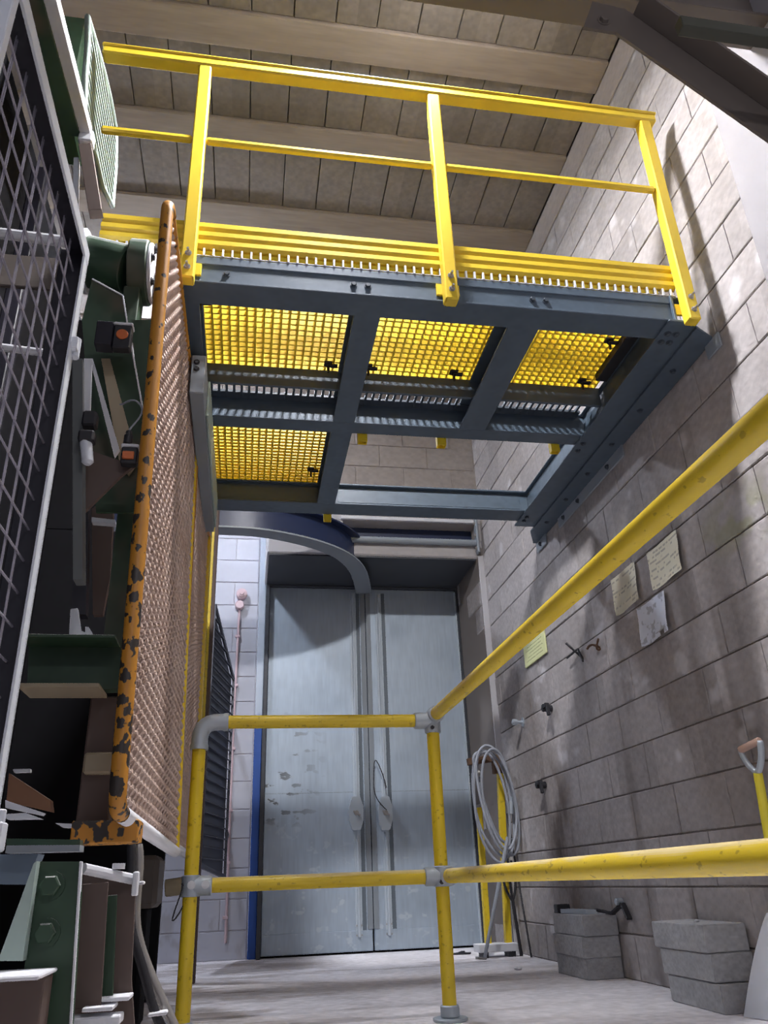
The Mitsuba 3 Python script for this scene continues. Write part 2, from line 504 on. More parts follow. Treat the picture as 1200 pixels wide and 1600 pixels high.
# lintel wall over the doors, with the slot for the track
wl = obj('wall_lintel', cat_([box(.113, XW + .003, YL, 7.14, 3.43, ZC + .02, .004), box(.113, XW + .003, YL + .006, 7.14, 3.10, 3.27, .012), box(.113, .77, YL + .006, 7.14, 3.265, 3.435, .002), box(1.985, XW + .003, YL + .004, 7.14, 3.265, 3.435, .002)]), M['lintel'], kind='structure')
obj('slot_back', box(.76, 1.99, YL + .16, YL + .2, 3.26, 3.44, .001), M['navy'], wl)
for row in range(7):
    z0, z1 = 3.53 + .225 * row, min(3.755 + .225 * row, 4.94)
    x = XW - .01 - (.225 if row % 2 else 0)
    while x > .12:
        x0 = max(x - .45, .12)
        if x - x0 > .05 and z1 - z0 > .03:
            obj('block', slab(x0 + .003, x - .003, z0 + .003, z1 - .003, .007, .003, .002, lambda a, b, d: (a, YL - d, b)), M['lintel'], wl)
        x -= .45

obj('soffit_plate', box(.13, 1.965, YL + .02, YB - .10, 3.085, 3.099, .002), M['doordark'], wl)

# ================================================================ DOORS
d1 = 'door_1'
roots.add(d1)
note(d1, 'pair of tall galvanised doors with long bolts, under the lintel', 'door', kind='structure')
zt = 3.05
for x0, x1 in ((.165, 1.058), (1.072, 1.955)):
    lf = obj('leaf', box(x0, x1, YB - .05, YB, .015, zt + .02, .004), M['door'], d1, smooth=False)
    obj('kick_plate', box(x0 + .004, x1 - .004, YB - .056, YB - .049, .02, .165, .002), M['door'], lf)
    s = 1 if x0 < .5 else -1
    ins = x1 if s > 0 else x0
    obj('edge_strip', box(ins - s * .04, ins + s * .004, YB - .060, YB - .049, .17, zt, .002), M['worn'], lf)
    cx = .947 if s > 0 else 1.192
    rod = obj('bolt_rod', cat_([box(cx - .028, cx + .028, YB - .056, YB - .049, .1, zt - .02, .002), cyl((cx, YB - .07, .12), (cx, YB - .07, zt - .04), .013, 10)]), M['handle'], lf, smooth=30)
    obj('guide_strip', box(cx + .030, cx + .062, YB - .054, YB - .049, .1, zt - .02, .001), M['rodshade'], lf)  # dark strip that paints the shadow next to the rod
    hx, hz = (.935, 1.045) if s > 0 else (1.185, 1.04)
    pts = [(hx - .028, hz - .125), (hx + .028, hz - .125), (hx + .052, hz - .05), (hx + .052, hz + .05), (hx + .028, hz + .125), (hx - .028, hz + .125), (hx - .052, hz + .05), (hx - .052, hz - .05)]
    hd = obj('handle_box', prism(Polygon(pts).buffer(.008, 2), 'y', YB - .12, YB - .055), M['handle'], lf)
    obj('spindle', cat_([cyl((hx, YB - .135, hz), (hx, YB - .118, hz), .02, 12), bar((hx - .03, YB - .14, hz + .015), (hx + .03, YB - .14, hz - .02), .01, .014)]), M['bolt'], hd, smooth=30)
    for q in (.13, .2): obj('rivet', [cyl((cx + dx, YB - .062, q), (cx + dx, YB - .055, q), .006, 8) for dx in (-.02, .02)], M['bolt'], lf)
obj('wire_loop', tube(spline([(1.19, YB - .15, 1.06), (1.10, YB - .14, 1.18), (1.09, YB - .13, 1.36), (1.11, YB - .12, 1.47), (1.16, YB - .12, 1.38), (1.19, YB - .13, 1.24)], 40), .004, 6), M['rubber'], d1, smooth=True)
fr = obj('door_frame', cat_([box(.128, .162, YB - .1, YB + .02, 0, 3.1, .003), box(1.957, 1.976, YB - .1, YB + .02, 0, 3.1, .003), box(.13, 1.976, YB - .1, YB + .02, zt + .02, 3.1, .003)]), M['doordark'], d1)
obj('stop_strip', box(1.945, 1.958, YB - .075, YB - .04, 0.02, zt, .002), M['handle'], d1)
obj('door_pocket', box(.10, 1.98, YB + .03, YB + .06, 0, 3.1, .001), M['void'], d1)
obj('trim_2', box(.062, .128, YB - .03, YB + .05, 0, 3.98, .004), M['jamb'], kind='structure', label=None)

# track in the lintel slot
tk = thing('track_frame', 'dusty grey horizontal pipe frame fixed across the lintel above the doors', 'rail')
obj('pipe', cyl((.80, YL - .03, 3.232), (1.965, YL - .03, 3.232), .03, 14), M['worn'], tk, smooth=30)
obj('top_bar', box(.75, 1.965, YL - .03, YL + .0, 3.43, 3.46, .004), M['dust'], tk)
pl = obj('end_plate', box(1.966, 1.984, YL - .075, YL, 3.13, 3.47, .004), M['worn'], tk)
for z in (3.18, 3.30, 3.42): obj('bolt', hexbolt((1.966, YL - .04, z), (-1, 0, 0), .014, .014), M['bolt'], pl)

# ================================================================ MONORAIL
mono = thing('monorail_beam', 'curved navy blue steel track beam leading to the middle of the doors', 'beam')
ctr = spline([(-1.3, 5.66, 0), (-.6, 5.66, 0), (-.28, 5.655, 0), (.01, 5.672, 0), (.245, 5.745, 0), (.505, 5.885, 0), (.74, 6.105, 0), (.935, 6.52, 0), (1.05, 7.02, 0)], 60)
def sweep_rect(path, w, z0, z1):
    tan = np.gradient(path, axis=0)
    tan /= np.linalg.norm(tan, axis=1, keepdims=True)
    s = np.stack([-tan[:, 1], tan[:, 0], 0 * tan[:, 0]], 1)
    V = []
    for k in range(len(path)):
        for a, z in ((-1, z0), (1, z0), (1, z1), (-1, z1)):
            q = path[k] + s[k] * a * w / 2
            V.append((q[0], q[1], z))
    f = []
    for k in range(len(path) - 1):
        for i in range(4):
            a, b, c, d = 4 * k + i, 4 * k + (i + 1) % 4, 4 * k + 4 + (i + 1) % 4, 4 * k + 4 + i
            f += [[a, b, c], [a, c, d]]
    e = 4 * (len(path) - 1)
    f += [[0, 2, 1], [0, 3, 2], [e, e + 1, e + 2], [e, e + 2, e + 3]]
    return trimesh.Trimesh(V, f, process=False)
obj('bottom_flange', sweep_rect(ctr, .15, 3.0, 3.014), M['worn'], mono, label='worn grey bottom flange', smooth=30)
obj('web', sweep_rect(ctr, .012, 3.014, 3.238), M['navy'], mono, smooth=30)
obj('top_flange', sweep_rect(ctr, .15, 3.238, 3.252), M['navy'], mono, smooth=30)

# ================================================================ PLATFORM
pf = thing('platform', 'slate blue steel platform frame hung on the block wall above the doors', 'platform')
ZB = 2.705
def ibeam_x(x0, x1, y0, y1, z0, z1, ft=.012, wt=.009, wy=None, toplip=None):
    wy = (y0 + y1) / 2 if wy is None else wy
    ms = [box(x0, x1, y0, y1, z0, z0 + ft, .003), box(x0 + .001, x1 - .001, wy - wt / 2, wy + wt / 2, z0 + ft - .002, z1 - .005, .001), box(x0, x1, *(toplip or (y0, y1)), z1 - ft, z1, .003)]
    return cat_(ms)
def ibeam_y(y0, y1, x0, x1, z0, z1, ft=.012, wt=.009):
    wx = (x0 + x1) / 2
    return cat_([box(x0, x1, y0, y1, z0, z0 + ft, .003), box(wx - wt / 2, wx + wt / 2, y0 + .001, y1 - .001, z0 + ft - .002, z1 - .005, .001), box(x0, x1, y0, y1, z1 - ft, z1, .003)])
fb = obj('front_beam', cat_([box(-.33, 1.80, 2.524, 2.66, ZB, ZB + .012, .003), box(-.33, 1.80, 2.536, 2.545, ZB + .010, 2.81, .001), box(-.33, 1.82, 2.530, 2.548, 2.805, 2.846, .003), box(-.33, 1.80, 2.54, 2.64, 2.834, 2.8455, .002)]), M['blue'], pf)
for x in (.37, .43, 1.15, 1.21, -.15): obj('bolt', hexbolt((x, 2.536, 2.765), (0, -1, 0), .011, .012), M['boltblue'], fb)
for x in (.37, .43, 1.15, 1.21): obj('bolt', hexbolt((x, 2.575, ZB + .012), (0, 0, 1), .011, .012), M['galv'], fb)
mb = obj('middle_beam', cat_([ibeam_x(-.35, 1.80, 3.52, 3.625, ZB, 2.846, wy=3.535), box(-.3, 1.78, 3.262, 3.28, ZB + .03, 2.846, .002)]), M['blue'], pf)
rb = obj('rear_beam', cat_([box(-.6, 1.80, 4.50, 4.66, ZB, ZB + .012, .003), box(-.6, 1.799, 4.515, 4.525, ZB + .01, 2.845, .001), box(-.6, 1.80, 4.485, 4.62, 2.836, 2.848, .003)]), M['blue'], pf)
obj('lit_face', box(.52, 1.74, 4.506, 4.514, ZB + .016, 2.815, .001), M['blue'], rb)
for x0, x1, y1 in ((.385, .50, 4.505), (1.07, 1.215, 3.525)):
    cb = obj('cross_beam', ibeam_y(2.655, y1, x0, x1, ZB + .001, 2.845), M['blue'], pf)
    for yy in (2.75, 3.4): obj('bolt', hexbolt(((x0 + x1) / 2 + .0045, yy, 2.77), (1, 0, 0), .011, .012), M['boltblue'], cb)
sb = obj('side_beam', cat_([box(1.765, 1.905, 2.515, 4.72, ZB - .012, ZB, .003), box(1.80, 1.81, 2.52, 4.70, ZB - .002, 2.846, .001), box(1.78, 1.90, 2.53, 4.70, 2.836, 2.846, .003)]), M['blue'], pf)
for y in (2.60, 2.66, 3.58, 3.66, 4.56, 4.62): obj('bolt', hexbolt((1.80, y, ZB - .012), (0, 0, -1), .012, .012), M['boltblue'], sb)
for y in (2.60, 2.66): obj('bolt', hexbolt((1.84, y, ZB - .012), (0, 0, -1), .012, .012), M['boltblue'], sb)
ob = obj('left_beam', ibeam_y(2.655, 4.505, -.36, -.26, ZB + .001, 2.845), M['blue'], pf)
obj('filler_strip', box(1.705, 1.765, 2.76, 3.14, 2.80, 2.842, .003), M['rubber'], pf, label='black filler strip')
# slotted strip between the double beams
st = []
for y0, y1 in ((3.281, 3.32), (3.385, 3.41), (3.475, 3.531)): st.append(box(-.25, 1.76, y0, y1, 2.826, 2.84, .001))
x = -.25
while x < 1.76:
    if not (.37 < x < .50 or 1.05 < x < 1.21): st.append(box(x, x + .012, 3.281, 3.53, 2.8245, 2.8395, .001))
    x += .038
obj('slotted_strip', cat_(st), M['boltblue'], pf)

wa = thing('wall_angle', 'blue steel angle bolted to the block wall, carrying the right side of the platform', 'angle')
obj('flat_leg', prism([(1.90, 2.53), (2.024, 2.60), (2.024, 4.97), (1.985, 4.97), (1.90, 4.78)], 'z', ZB - .026, ZB - .014), M['blue'], wa)
for y0, y1 in ((2.55, 2.66), (3.55, 4.55), (4.80, 4.99)): obj('wall_leg', box(2.012, 2.023, y0, y1, ZB - .095, ZB - .02, .002), M['galv'], wa, label='upright leg with the lamp light put into its colour')  # paler than the blue angle: lamp light put into the colour
for y in (2.85, 3.2, 3.55, 3.9, 4.25, 4.6): obj('bolt', hexbolt((1.955, y, ZB - .026), (0, 0, -1), .012, .012), M['boltblue'], wa)
for y in (3.75, 4.2, 4.45, 4.9): obj('bolt', hexbolt((2.012, y, ZB - .06), (-1, 0, 0), .012, .014), M['boltblue'], wa)

def grating(x0, x1, y0, y1):
    z0, z1, p, t = 2.848, 2.886, .0382, .0078
    nx, ny = max(1, round((x1 - x0) / p)), max(1, round((y1 - y0) / p))
    ms = [box(x0 + (x1 - x0) * k / nx - t / 2, x0 + (x1 - x0) * k / nx + t / 2, y0, y1, z0, z1, .0012) for k in range(nx + 1)]
    ms += [box(x0, x1, y0 + (y1 - y0) * k / ny - t / 2, y0 + (y1 - y0) * k / ny + t / 2, z0 + .0005, z1 - .0005, .0012) for k in range(ny + 1)]
    return cat_(ms)
G = [(-.34, .435, 2.545, 3.275, 'yellow moulded grating panel in the left front bay of the platform', [(-.27, 2.80), (.33, 3.2)]),
     (.45, 1.135, 2.545, 3.275, 'yellow moulded grating panel in the middle front bay of the platform', [(.97, 3.2), (.53, 3.2)]),
     (1.15, 1.76, 2.545, 3.275, 'yellow moulded grating panel in the right front bay beside the block wall', [(1.66, 2.86), (1.66, 3.2)]),
     (-.34, .435, 3.56, 4.5, 'yellow moulded grating panel in the rear bay above the curved track', [(.33, 4.3)])]
for x0, x1, y0, y1, lab, clips in G:
    g = thing('floor_grating', lab, 'grating')
    obj('grid', grating(x0, x1, y0, y1), M['grp'], g)
    for cx, cy in clips:
        obj('clip', cat_([box(cx - .02, cx + .02, cy - .018, cy + .018, 2.835, 2.847, .002), cyl((cx, cy, 2.79), (cx, cy, 2.84), .006, 8), box(cx - .008, cx + .045, cy - .012, cy + .012, 2.825, 2.835, .002)]), M['rubber'], g)
# thin grating strip under the toe board, seen edge on
gs = thing('grating_strip', 'pale grating edge showing as a row of teeth below the yellow toe board', 'grating')
obj('grid', cat_([box(-.9, 1.84, 2.530, 2.536, 2.849, 2.853, .0008)] + [box(x, x + .009, 2.526, 2.543, 2.849, 2.888, .001) for x in np.arange(-.9, 1.84, .0382)]), M['dust'], gs)

# sockets under the rear posts
for i, (x, y) in enumerate(((.56, 3.66), (1.0, 3.66), (1.66, 3.66), (.47, 4.69))):
    m = cat_([box(x - .025, x + .025, y - .02, y - .015, 2.67, 2.86, .001), box(x - .025, x + .025, y + .015, y + .02, 2.67, 2.86, .001), box(x - .025, x - .02, y - .0149, y + .0149, 2.67, 2.86, .001), box(x + .02, x + .025, y - .0149, y + .0149, 2.67, 2.86, .001)])
    obj('post_socket', m, M['grp'], label=('yellow square tube socket beside the cross beam, at the ladder hole', 'yellow square tube socket behind the middle of the ladder hole edge', 'yellow square tube socket next to the block wall at the ladder hole', 'yellow square tube socket behind the rear beam above the track')[i], cat='socket')

# ================================================================ PLATFORM GUARD RAIL
gr = thing('platform_guard_rail', 'yellow square-section guard rail with ribbed toe board along the platform front', 'railing')
for x in (-.30, .772, 1.862):
    ps = obj('post', box(x - .028, x + .028, 2.465, 2.522, 2.675, 3.925, .006), M['yellow'], gr)
    for z in (2.725, 2.795): obj('bolt', cat_([hexbolt((x, 2.465, z), (0, -1, 0), .010, .012), cyl((x, 2.455, z), (x, 2.435, z), .005, 8)]), M['bolt'], ps)
    obj('spacer', box(x - .05, x + .05, 2.5225, 2.5355, 2.74, 2.80, .002), M['yellow'], ps)
obj('top_rail', cat_([box(-.755, 1.925, 2.462, 2.526, 3.926, 3.972, .008), box(-.758, 1.928, 2.455, 2.533, 3.969, 3.986, .006)]), M['yellow'], gr)
for x0, x1 in ((-.71, -.33), (-.27, .742), (.802, 1.832)): obj('mid_rail', box(x0, x1, 2.475, 2.508, 3.448, 3.478, .008), M['yellow'], gr)
y0 = 2.5415
prof = [(y0 + .012, 2.892), (y0 - .004, 2.892)]
for k in range(3):
    z = 2.895 + .046 * k
    prof += [(y0 - .004, z), (y0 - .018, z + .012), (y0 - .018, z + .034), (y0 - .004, z + .043)]
prof += [(y0 - .004, 3.036), (y0 + .012, 3.036)]
obj('toe_board', prism(prof, 'x', -.66, 1.845), M['yellow'], gr)

# ================================================================ TUBE GUARD RAIL (foreground)
tr = thing('tube_guard_rail', 'yellow round tube guard rail with grey clamp fittings in front of the doors', 'railing')
YS, XL, XR, RT = 3.596, -.203, .838, .0285
for x in (XL, XR):
    ps = obj('post', tube([(x, YS, .0), (x, YS, 1.12)], RT, 24), M['tube'], tr, smooth=30)
    obj('base_flange', cat_([cyl((x, YS, 0), (x, YS, .012), .07, 24, .003), cyl((x, YS, .012), (x, YS, .055), .038, 24, .004)]), M['galv'], ps, smooth=30)
obj('top_rail', cyl((XL + .05, YS, 1.172), (XR - .02, YS, 1.172), RT, 24), M['tube'], tr, smooth=30)
obj('lower_rail', cyl((XL + .02, YS, .522), (XR - .02, YS, .522), RT, 24), M['tube'], tr, smooth=30)
obj('side_top_rail', cyl((XR + .012, YS - .02, 1.196), (XR + .012, .45, 1.196), RT, 32), M['tube'], tr, smooth=30)
obj('side_lower_rail', cyl((XR + .024, YS - .02, .522), (XR + .024, .45, .522), RT, 32), M['tube'], tr, smooth=30)
el = arcpath([(XL, YS, 1.06), (XL, YS, 1.172), (XL + .115, YS, 1.172)], .075, 8)
obj('elbow', cat_([tube(el, .036, 24), cyl((XL, YS, 1.055), (XL, YS, 1.075), .039, 24), cyl((XL + .1, YS, 1.172), (XL + .12, YS, 1.172), .039, 24)]), M['galv'], tr, smooth=30)
def fitting(x, z, first, label=None):
    ms = [cyl((x, YS, z - .04), (x, YS, z + .04), .037, 24, .003)]
    ms += first
    k = obj('clamp', cat_(ms), M['galv'], tr, smooth=30)
    return k
c1 = fitting(XL, .522, [cyl((XL, YS, .522), (XL + .085, YS, .522), .038, 24, .003)])
for x in (XL + .005, XL + .06): obj('grub_screw', cat_([cyl((x, YS - .036, .525), (x, YS - .044, .525), .016, 16), cyl((x, YS - .044, .525), (x, YS - .047, .525), .011, 8)]), M['dust'], c1, smooth=30)
c2 = fitting(XR, 1.155, [cyl((XR, YS, 1.172), (XR - .085, YS, 1.172), .037, 24, .003), cyl((XR + .012, YS + .02, 1.196), (XR + .012, YS - .05, 1.196), .038, 24, .003)])
c3 = fitting(XR, .522, [cyl((XR, YS, .522), (XR - .075, YS, .522), .037, 24, .003), cyl((XR + .024, YS + .02, .522), (XR + .024, YS - .045, .522), .039, 24, .003)])
for k, z in ((c2, 1.135), (c3, .50)): obj('grub_screw', cyl((XR - .01, YS - .036, z), (XR - .01, YS - .042, z), .009, 12), M['rubber'], k)
obj('cable_tie', tube(spline([(XL - .035, YS - .03, .53), (XL - .05, YS - .02, .45), (XL - .06, YS - .01, .40), (XL - .035, YS - .01, .43), (XL - .03, YS - .02, .50)], 20), .003, 6), M['rubber'], tr, smooth=True)

# ================================================================ ROOF STEEL OVERHEAD
rf = thing('roof_beam', 'dark brown steel beam overhead crossing the top right of the view', 'beam')
YR, ZR = 1.77, 3.668
obj('bottom_flange', box(-1.2, 2.02, YR - .02, YR + .13, ZR, ZR + .016, .003), M['steel'], rf)
obj('web', box(-1.2, 2.02, YR + .05, YR + .062, ZR + .012, ZR + .30, .002), M['steel'], rf)
obj('top_flange', box(-1.2, 2.02, YR - .02, YR + .13, ZR + .298, ZR + .314, .003), M['steel'], rf)
bc = thing('roof_brace', 'dark brown angle brace bolted to the roof beam and running down to the wall', 'brace')
YB2 = 1.735
P = [at(u, v, Y=YB2) for u, v in ((912, 42), (963, 50), (1240, 246), (1240, 198), (977, 14), (926, 2))]
obj('flat_leg', prism([(q[0], q[2]) for q in P], 'y', YB2, YB2 + .012), M['steel'], bc)
a, b = at(990, 22, Y=YB2), at(1240, 198, Y=YB2)
obj('outstanding_leg', bar(a + [0, -.045, 0], b + [0, -.045, 0], .09, .012, .002), M['steel'], bc)
obj('bolt', hexbolt(at(943, 33, Y=YB2), (0, -1, 0), .019, .018), M['steel'], bc)
gp2 = thing('roof_purlin', 'dark olive steel purlin crossing the top right corner above the brace', 'beam')
a, b = at(1060, 40, Y=1.45), at(1225, 58, Y=1.45)
obj('flange', bar(a, [1.97, 1.45, a[2]], .04, .05, .003), M['olive'], gp2)

# ================================================================ LAMPS
def lamp(name, lab, c, r, half, L):
    """A caged well-glass lamp: the glass is a lying capsule below its housing."""
    k = thing(name, lab, 'lamp')
    c = np.asarray(c, float)
    xs = np.linspace(-half, half, 9)
    rr = r * np.sqrt(np.clip(1 - (xs / half) ** 6, .02, 1))
    lamp_entry(k + '__glass', tube([c + [x, 0, 0] for x in xs], rr, 16), L)
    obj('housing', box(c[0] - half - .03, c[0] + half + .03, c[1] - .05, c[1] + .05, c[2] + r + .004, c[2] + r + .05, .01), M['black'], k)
    obj('stem', cyl(c + [0, 0, r + .049], [c[0], c[1], ZC - .036], .012, 10), M['black'], k, smooth=30)
    return k
k = lamp('flood_lamp', 'bright lamp hung behind the roof beam above the platform front', (.88, 2.20, 4.60), .055, .13, (SPILL * .98, SPILL * .97, SPILL * 1.0))
fc, fn = np.array([.42, 2.20, 4.50]), np.array([-.06, .10, -1.0])
fn /= np.linalg.norm(fn)
fu = np.cross(fn, [0, 1.0, 0]); fu /= np.linalg.norm(fu)
fv = np.cross(fn, fu)
P4 = [fc + fu * a * .15 + fv * b * .10 for a, b in ((-1, -1), (1, -1), (1, 1), (-1, 1))]
lamp_entry(k + '__reflector', trimesh.Trimesh(P4, [[0, 1, 2], [0, 2, 3]], process=False), (BEAM_PANEL * .98, BEAM_PANEL * .97, BEAM_PANEL * 1.0))  # emitting panel added for the lower wall, apart from the lamp glass
obj('reflector_arm', bar([.42, 2.20, 4.54], [.80, 2.20, 4.69], .02, .02), M['black'], k)
obj('reflector_back', trimesh.Trimesh([q - fn * .006 for q in P4] + [fc - fn * .035 + fu * a * .1 + fv * b * .06 for a, b in ((-1, -1), (1, -1), (1, 1), (-1, 1))], [[0, 1, 5], [0, 5, 4], [1, 2, 6], [1, 6, 5], [2, 3, 7], [2, 7, 6], [3, 0, 4], [3, 4, 7], [4, 5, 6], [4, 6, 7]], process=False), M['black'], k)
lamp('flood_lamp', 'bright lamp high on the left near the back wall', (-1.0, 5.95, 4.60), .06, .16, (BACK * .88, BACK * .95, BACK * 1.10))
lamp('hall_lamp', 'unseen fill lamp added behind the camera', (.75, -1.3, 3.0), .06, .6, (FILL, FILL * .98, FILL * 1.03))  # added for fill, no such lamp in view

# ================================================================ ORANGE MESH GUARDS
def woven(c00, c10, c01, c11, pitch, r, amp, per=2, sides=4):
    """Woven wire between four corners (c00 low near, c10 low far, c01 high near, c11 high far)."""
    c00, c10, c01, c11 = (np.asarray(c, float) for c in (c00, c10, c01, c11))
    nrm = np.cross(c10 - c00, c01 - c00); nrm /= np.linalg.norm(nrm)
    nu, nv = int(round(np.linalg.norm(c10 - c00) / pitch)), int(round(np.linalg.norm(c01 - c00) / pitch))
    S = lambda u, v: (c00 * (1 - u) * (1 - v) + c10 * u * (1 - v) + c01 * (1 - u) * v + c11 * u * v)
    Vs, Fs, base = [], [], 0
    ang = np.linspace(0, 2 * np.pi, sides, endpoint=False) + .4
    for way in (0, 1):
        na, nb = (nu, nv) if way == 0 else (nv, nu)
        for i in range(1, na):
            n = nb * per + 1
            t = np.linspace(0, 1, n)[:, None]
            a = np.full_like(t, i / na)
            P = S(a, t) if way == 0 else S(t, a)
            w = amp * np.cos(np.pi * t * nb) * (1 if (i + way) % 2 else -1) if True else 0
            P = P + nrm * w
            tg = P[-1] - P[0]; tg = tg / np.linalg.norm(tg)
            side = np.cross(tg, nrm)
            ring = P[:, None, :] + r * (np.cos(ang)[None, :, None] * side + np.sin(ang)[None, :, None] * nrm)
            Vs.append(ring.reshape(-1, 3))
            k = np.arange(n - 1)[:, None] * sides
            j = np.arange(sides)[None, :]
            j2 = (j + 1) % sides
            q = np.stack([k + j, k + j2, k + sides + j2, k + sides + j], -1).reshape(-1, 4) + base
            Fs.append(np.vstack([q[:, [0, 1, 2]], q[:, [0, 2, 3]]]))
            base += n * sides
    return trimesh.Trimesh(np.vstack(Vs), np.vstack(Fs), process=False)

GS = .855
to_cam = lambda p: np.array([p[0] * GS, p[1] * GS, EYE + (p[2] - EYE) * GS])
A0, A1, B0, B1 = (to_cam(p) for p in (np.array([-.35, 2.41, .715]), np.array([-.388, 2.40, 3.0]), np.array([-.318, 4.17, .675]), np.array([-.376, 4.17, 3.02])))
mg = thing('mesh_guard', 'tall rusty orange tube framed guard of woven wire, nearest of the row', 'guard')
RG = .021
def edge(a, b): return arcpath([a, b], .01)
obj('near_tube', tube(arcpath([A0 + (A1 - A0) * .0 + (B0 - A0) * .05, A0, A1, A1 + (B1 - A1) * .05], .06, 8), RG, 18), M['rusty'], mg, smooth=True)
obj('bottom_tube', tube([A0 + (B0 - A0) * .05, B0], RG, 18), M['dust'], mg, label='dusty pale bottom tube', smooth=30)
obj('top_tube', tube([A1 + (B1 - A1) * .05, B1], RG * .9, 18), M['rusty'], mg, smooth=30)
obj('far_tube', tube([B0, B1], RG * .8, 18), M['yellow'], mg, label='yellow far tube', smooth=30)
ins = lambda p, q, t: p + (q - p) * t
obj('wire_mesh', woven(A0, B0, A1, B1, .034, .0052, .0085, 4, 5), M['wire'], mg, kind='stuff', label='dusty woven wire')

C0, C1, D0, D1 = (to_cam(p) for p in (np.array([-.335, 4.24, .70]), np.array([-.372, 4.24, 2.90]), np.array([-.325, 5.45, .70]), np.array([-.345, 5.45, 2.86])))
m2 = thing('mesh_guard', 'second wire mesh guard with yellow posts, behind the nearest orange guard', 'guard')
obj('top_tube', tube([C1, D1], .02, 12), M['rusty'], m2, smooth=30)
obj('bottom_tube', tube([C0, D0], .02, 12), M['dust'], m2, smooth=30)
obj('near_tube', tube([C0, C1], .02, 12), M['rusty'], m2, smooth=30)
obj('far_tube', bar(D0, D1, .05, .045), M['yellow'], m2, label='yellow far post')
obj('wire_mesh', woven(C0, D0, C1, D1, .034, .005, .008, 2, 4), M['wire'], m2, kind='stuff')
gp = thing('guard_post', 'brown rusty steel post at the end of the guards, before the white wall', 'post')
E0 = at(318, 1350, Y=5.62); E1 = at(338, 745, Y=5.62)
obj('column', bar([-.305, 5.60, .0], [-.325, 5.60, 3.5], .10, .07, .004), M['brown'], gp)
obj('yellow_edge', bar([-.29, 5.555, .5], [-.31, 5.555, 3.3], .02, .012), M['tube'], gp, label='yellow painted edge')

# dark louvred panel by the white wall
lp = thing('louvre_screen', 'dark steel louvred screen with a sloping top, next to the white wall', 'screen')
LA, LB, LC, LD = at(316, 1352, Y=6.05), at(352, 1370, Y=6.85), at(365, 1062, Y=6.85), at(336, 945, Y=6.05)
LA[:2] = LD[:2]; LB[:2] = LC[:2]
ld = (LB - LA) / np.linalg.norm((LB - LA)[:2]); ld[2] = 0
obj('edge_angle', cat_([bar(LA, LB, .02, .03), bar(LB, LC, .02, .03), bar(LC, LD, .02, .03), bar(LD, LA, .02, .03)]), M['screen'], lp)
back = np.cross(ld, [0, 0, 1.0]); back *= -.02 * np.sign(back[0])
V = [LA + back, LB + back, LC + back, LD + back]
obj('sheet', trimesh.Trimesh(V + [v + back * .3 for v in V], [[0, 1, 2], [0, 2, 3], [4, 6, 5], [4, 7, 6]], process=False), M['screen'], lp)
k = 0
while True:
    z = LA[2] + .05 + .075 * k
    k += 1
    t = 1.0 if z < LC[2] else (LD[2] - z) / (LD[2] - LC[2])
    if t < .08: break
    a, b = LA + (LB - LA) * .02, LA + (LB - LA) * (t - .02)
    a[2] = b[2] = z
    obj('louvre', bar(a, b, .03, .006, .001, up=(.5, 0, 1)), M['screen'], lp)
for z in (.9, 1.8): obj('bracket', bar([LB[0], LB[1], z], [LB[0], YB, z], .03, .03), M['screen'], lp)

# pale green box beam below the platform's left edge
gb = thing('box_beam', 'grey green steel box beam below the left edge of the platform', 'beam')
obj('body', box(-.303, -.241, 2.95, 4.45, 2.46, 2.66, .004), M['worn'], gb)
obj('side_plate', box(-.2405, -.229, 3.15, 4.40, 2.47, 2.66, .003), M['palegreen'], gb, label='pale green side plate')
for z in (2.62, 2.585): obj('bolt', hexbolt((-.28, 2.95, z), (0, -1, 0), .010, .008), M['rubber'], gb)

# ================================================================ WALL THINGS AT THE BACK
al = thing('fire_alarm', 'small pale pink round sounder on the white block wall left of the doors', 'alarm')
c = np.array([-.097, YB - .004, 3.005])
obj('sounder', cat_([cyl(c, c - [0, .05, 0], .05, 24, .004), tube([c - [0, .05, 0], c - [0, .062, 0]], [.034, .034], 24), tube([c - [0, .062, 0], c - [0, .075, 0]], [.022, .018], 20)]), M['pink'], al, smooth=30)
c = np.array([-.113, YB - .004, 2.895])
obj('junction_box', cyl(c, c - [0, .055, 0], .042, 24, .008), M['pink'], al, smooth=30)
cd = thing('conduit', 'thin pink conduit running down the white wall from the alarm', 'conduit')
obj('pipe', tube([(-.113, YB - .018, 2.85), (-.122, YB - .018, 1.9), (-.118, YB - .018, 1.0), (-.108, YB - .018, .12)], .011, 10), M['pink'], cd, smooth=True)
for z in (2.6, 2.15, 1.6, 1.1, .7, .3): obj('clip', box(-.140, -.096, YB - .032, YB - .003, z - .012, z + .012, .003), M['pink'], cd)

# ================================================================ PAPERS, LABEL, HOOKS ON THE RIGHT WALL
def sheet(y0, y1, z0, z1, m, name, lab, cat_name, bow=.012, tilt=0.0):
    n = 10
    V, Fc = [], []
    for i in range(n + 1):
        for j in range(n + 1):
            s, t = i / n, j / n
            y = y0 + (y1 - y0) * s
            z = z0 + (z1 - z0) * t + tilt * (s - .5) - .010 * math.sin(math.pi * t) * 0
            off = .006 + bow * (abs(2 * s - 1) ** 3) * (1 - t) + .004 * math.sin(5 * s + 3 * t)
            V.append((XW - .006 - off, y + .004 * math.sin(7 * t), z + .004 * math.sin(6 * s)))
    for side in (0, 1):
        for i in range(n):
            for j in range(n):
                a, b, c2, d = i * (n + 1) + j, (i + 1) * (n + 1) + j, (i + 1) * (n + 1) + j + 1, i * (n + 1) + j + 1
                q = [[a, b, c2], [a, c2, d]]
                Fc += q if side == 0 else []
    mesh = trimesh.Trimesh(V, Fc, process=False)
    return obj(name, mesh, m, label=lab, cat=cat_name, smooth=True)
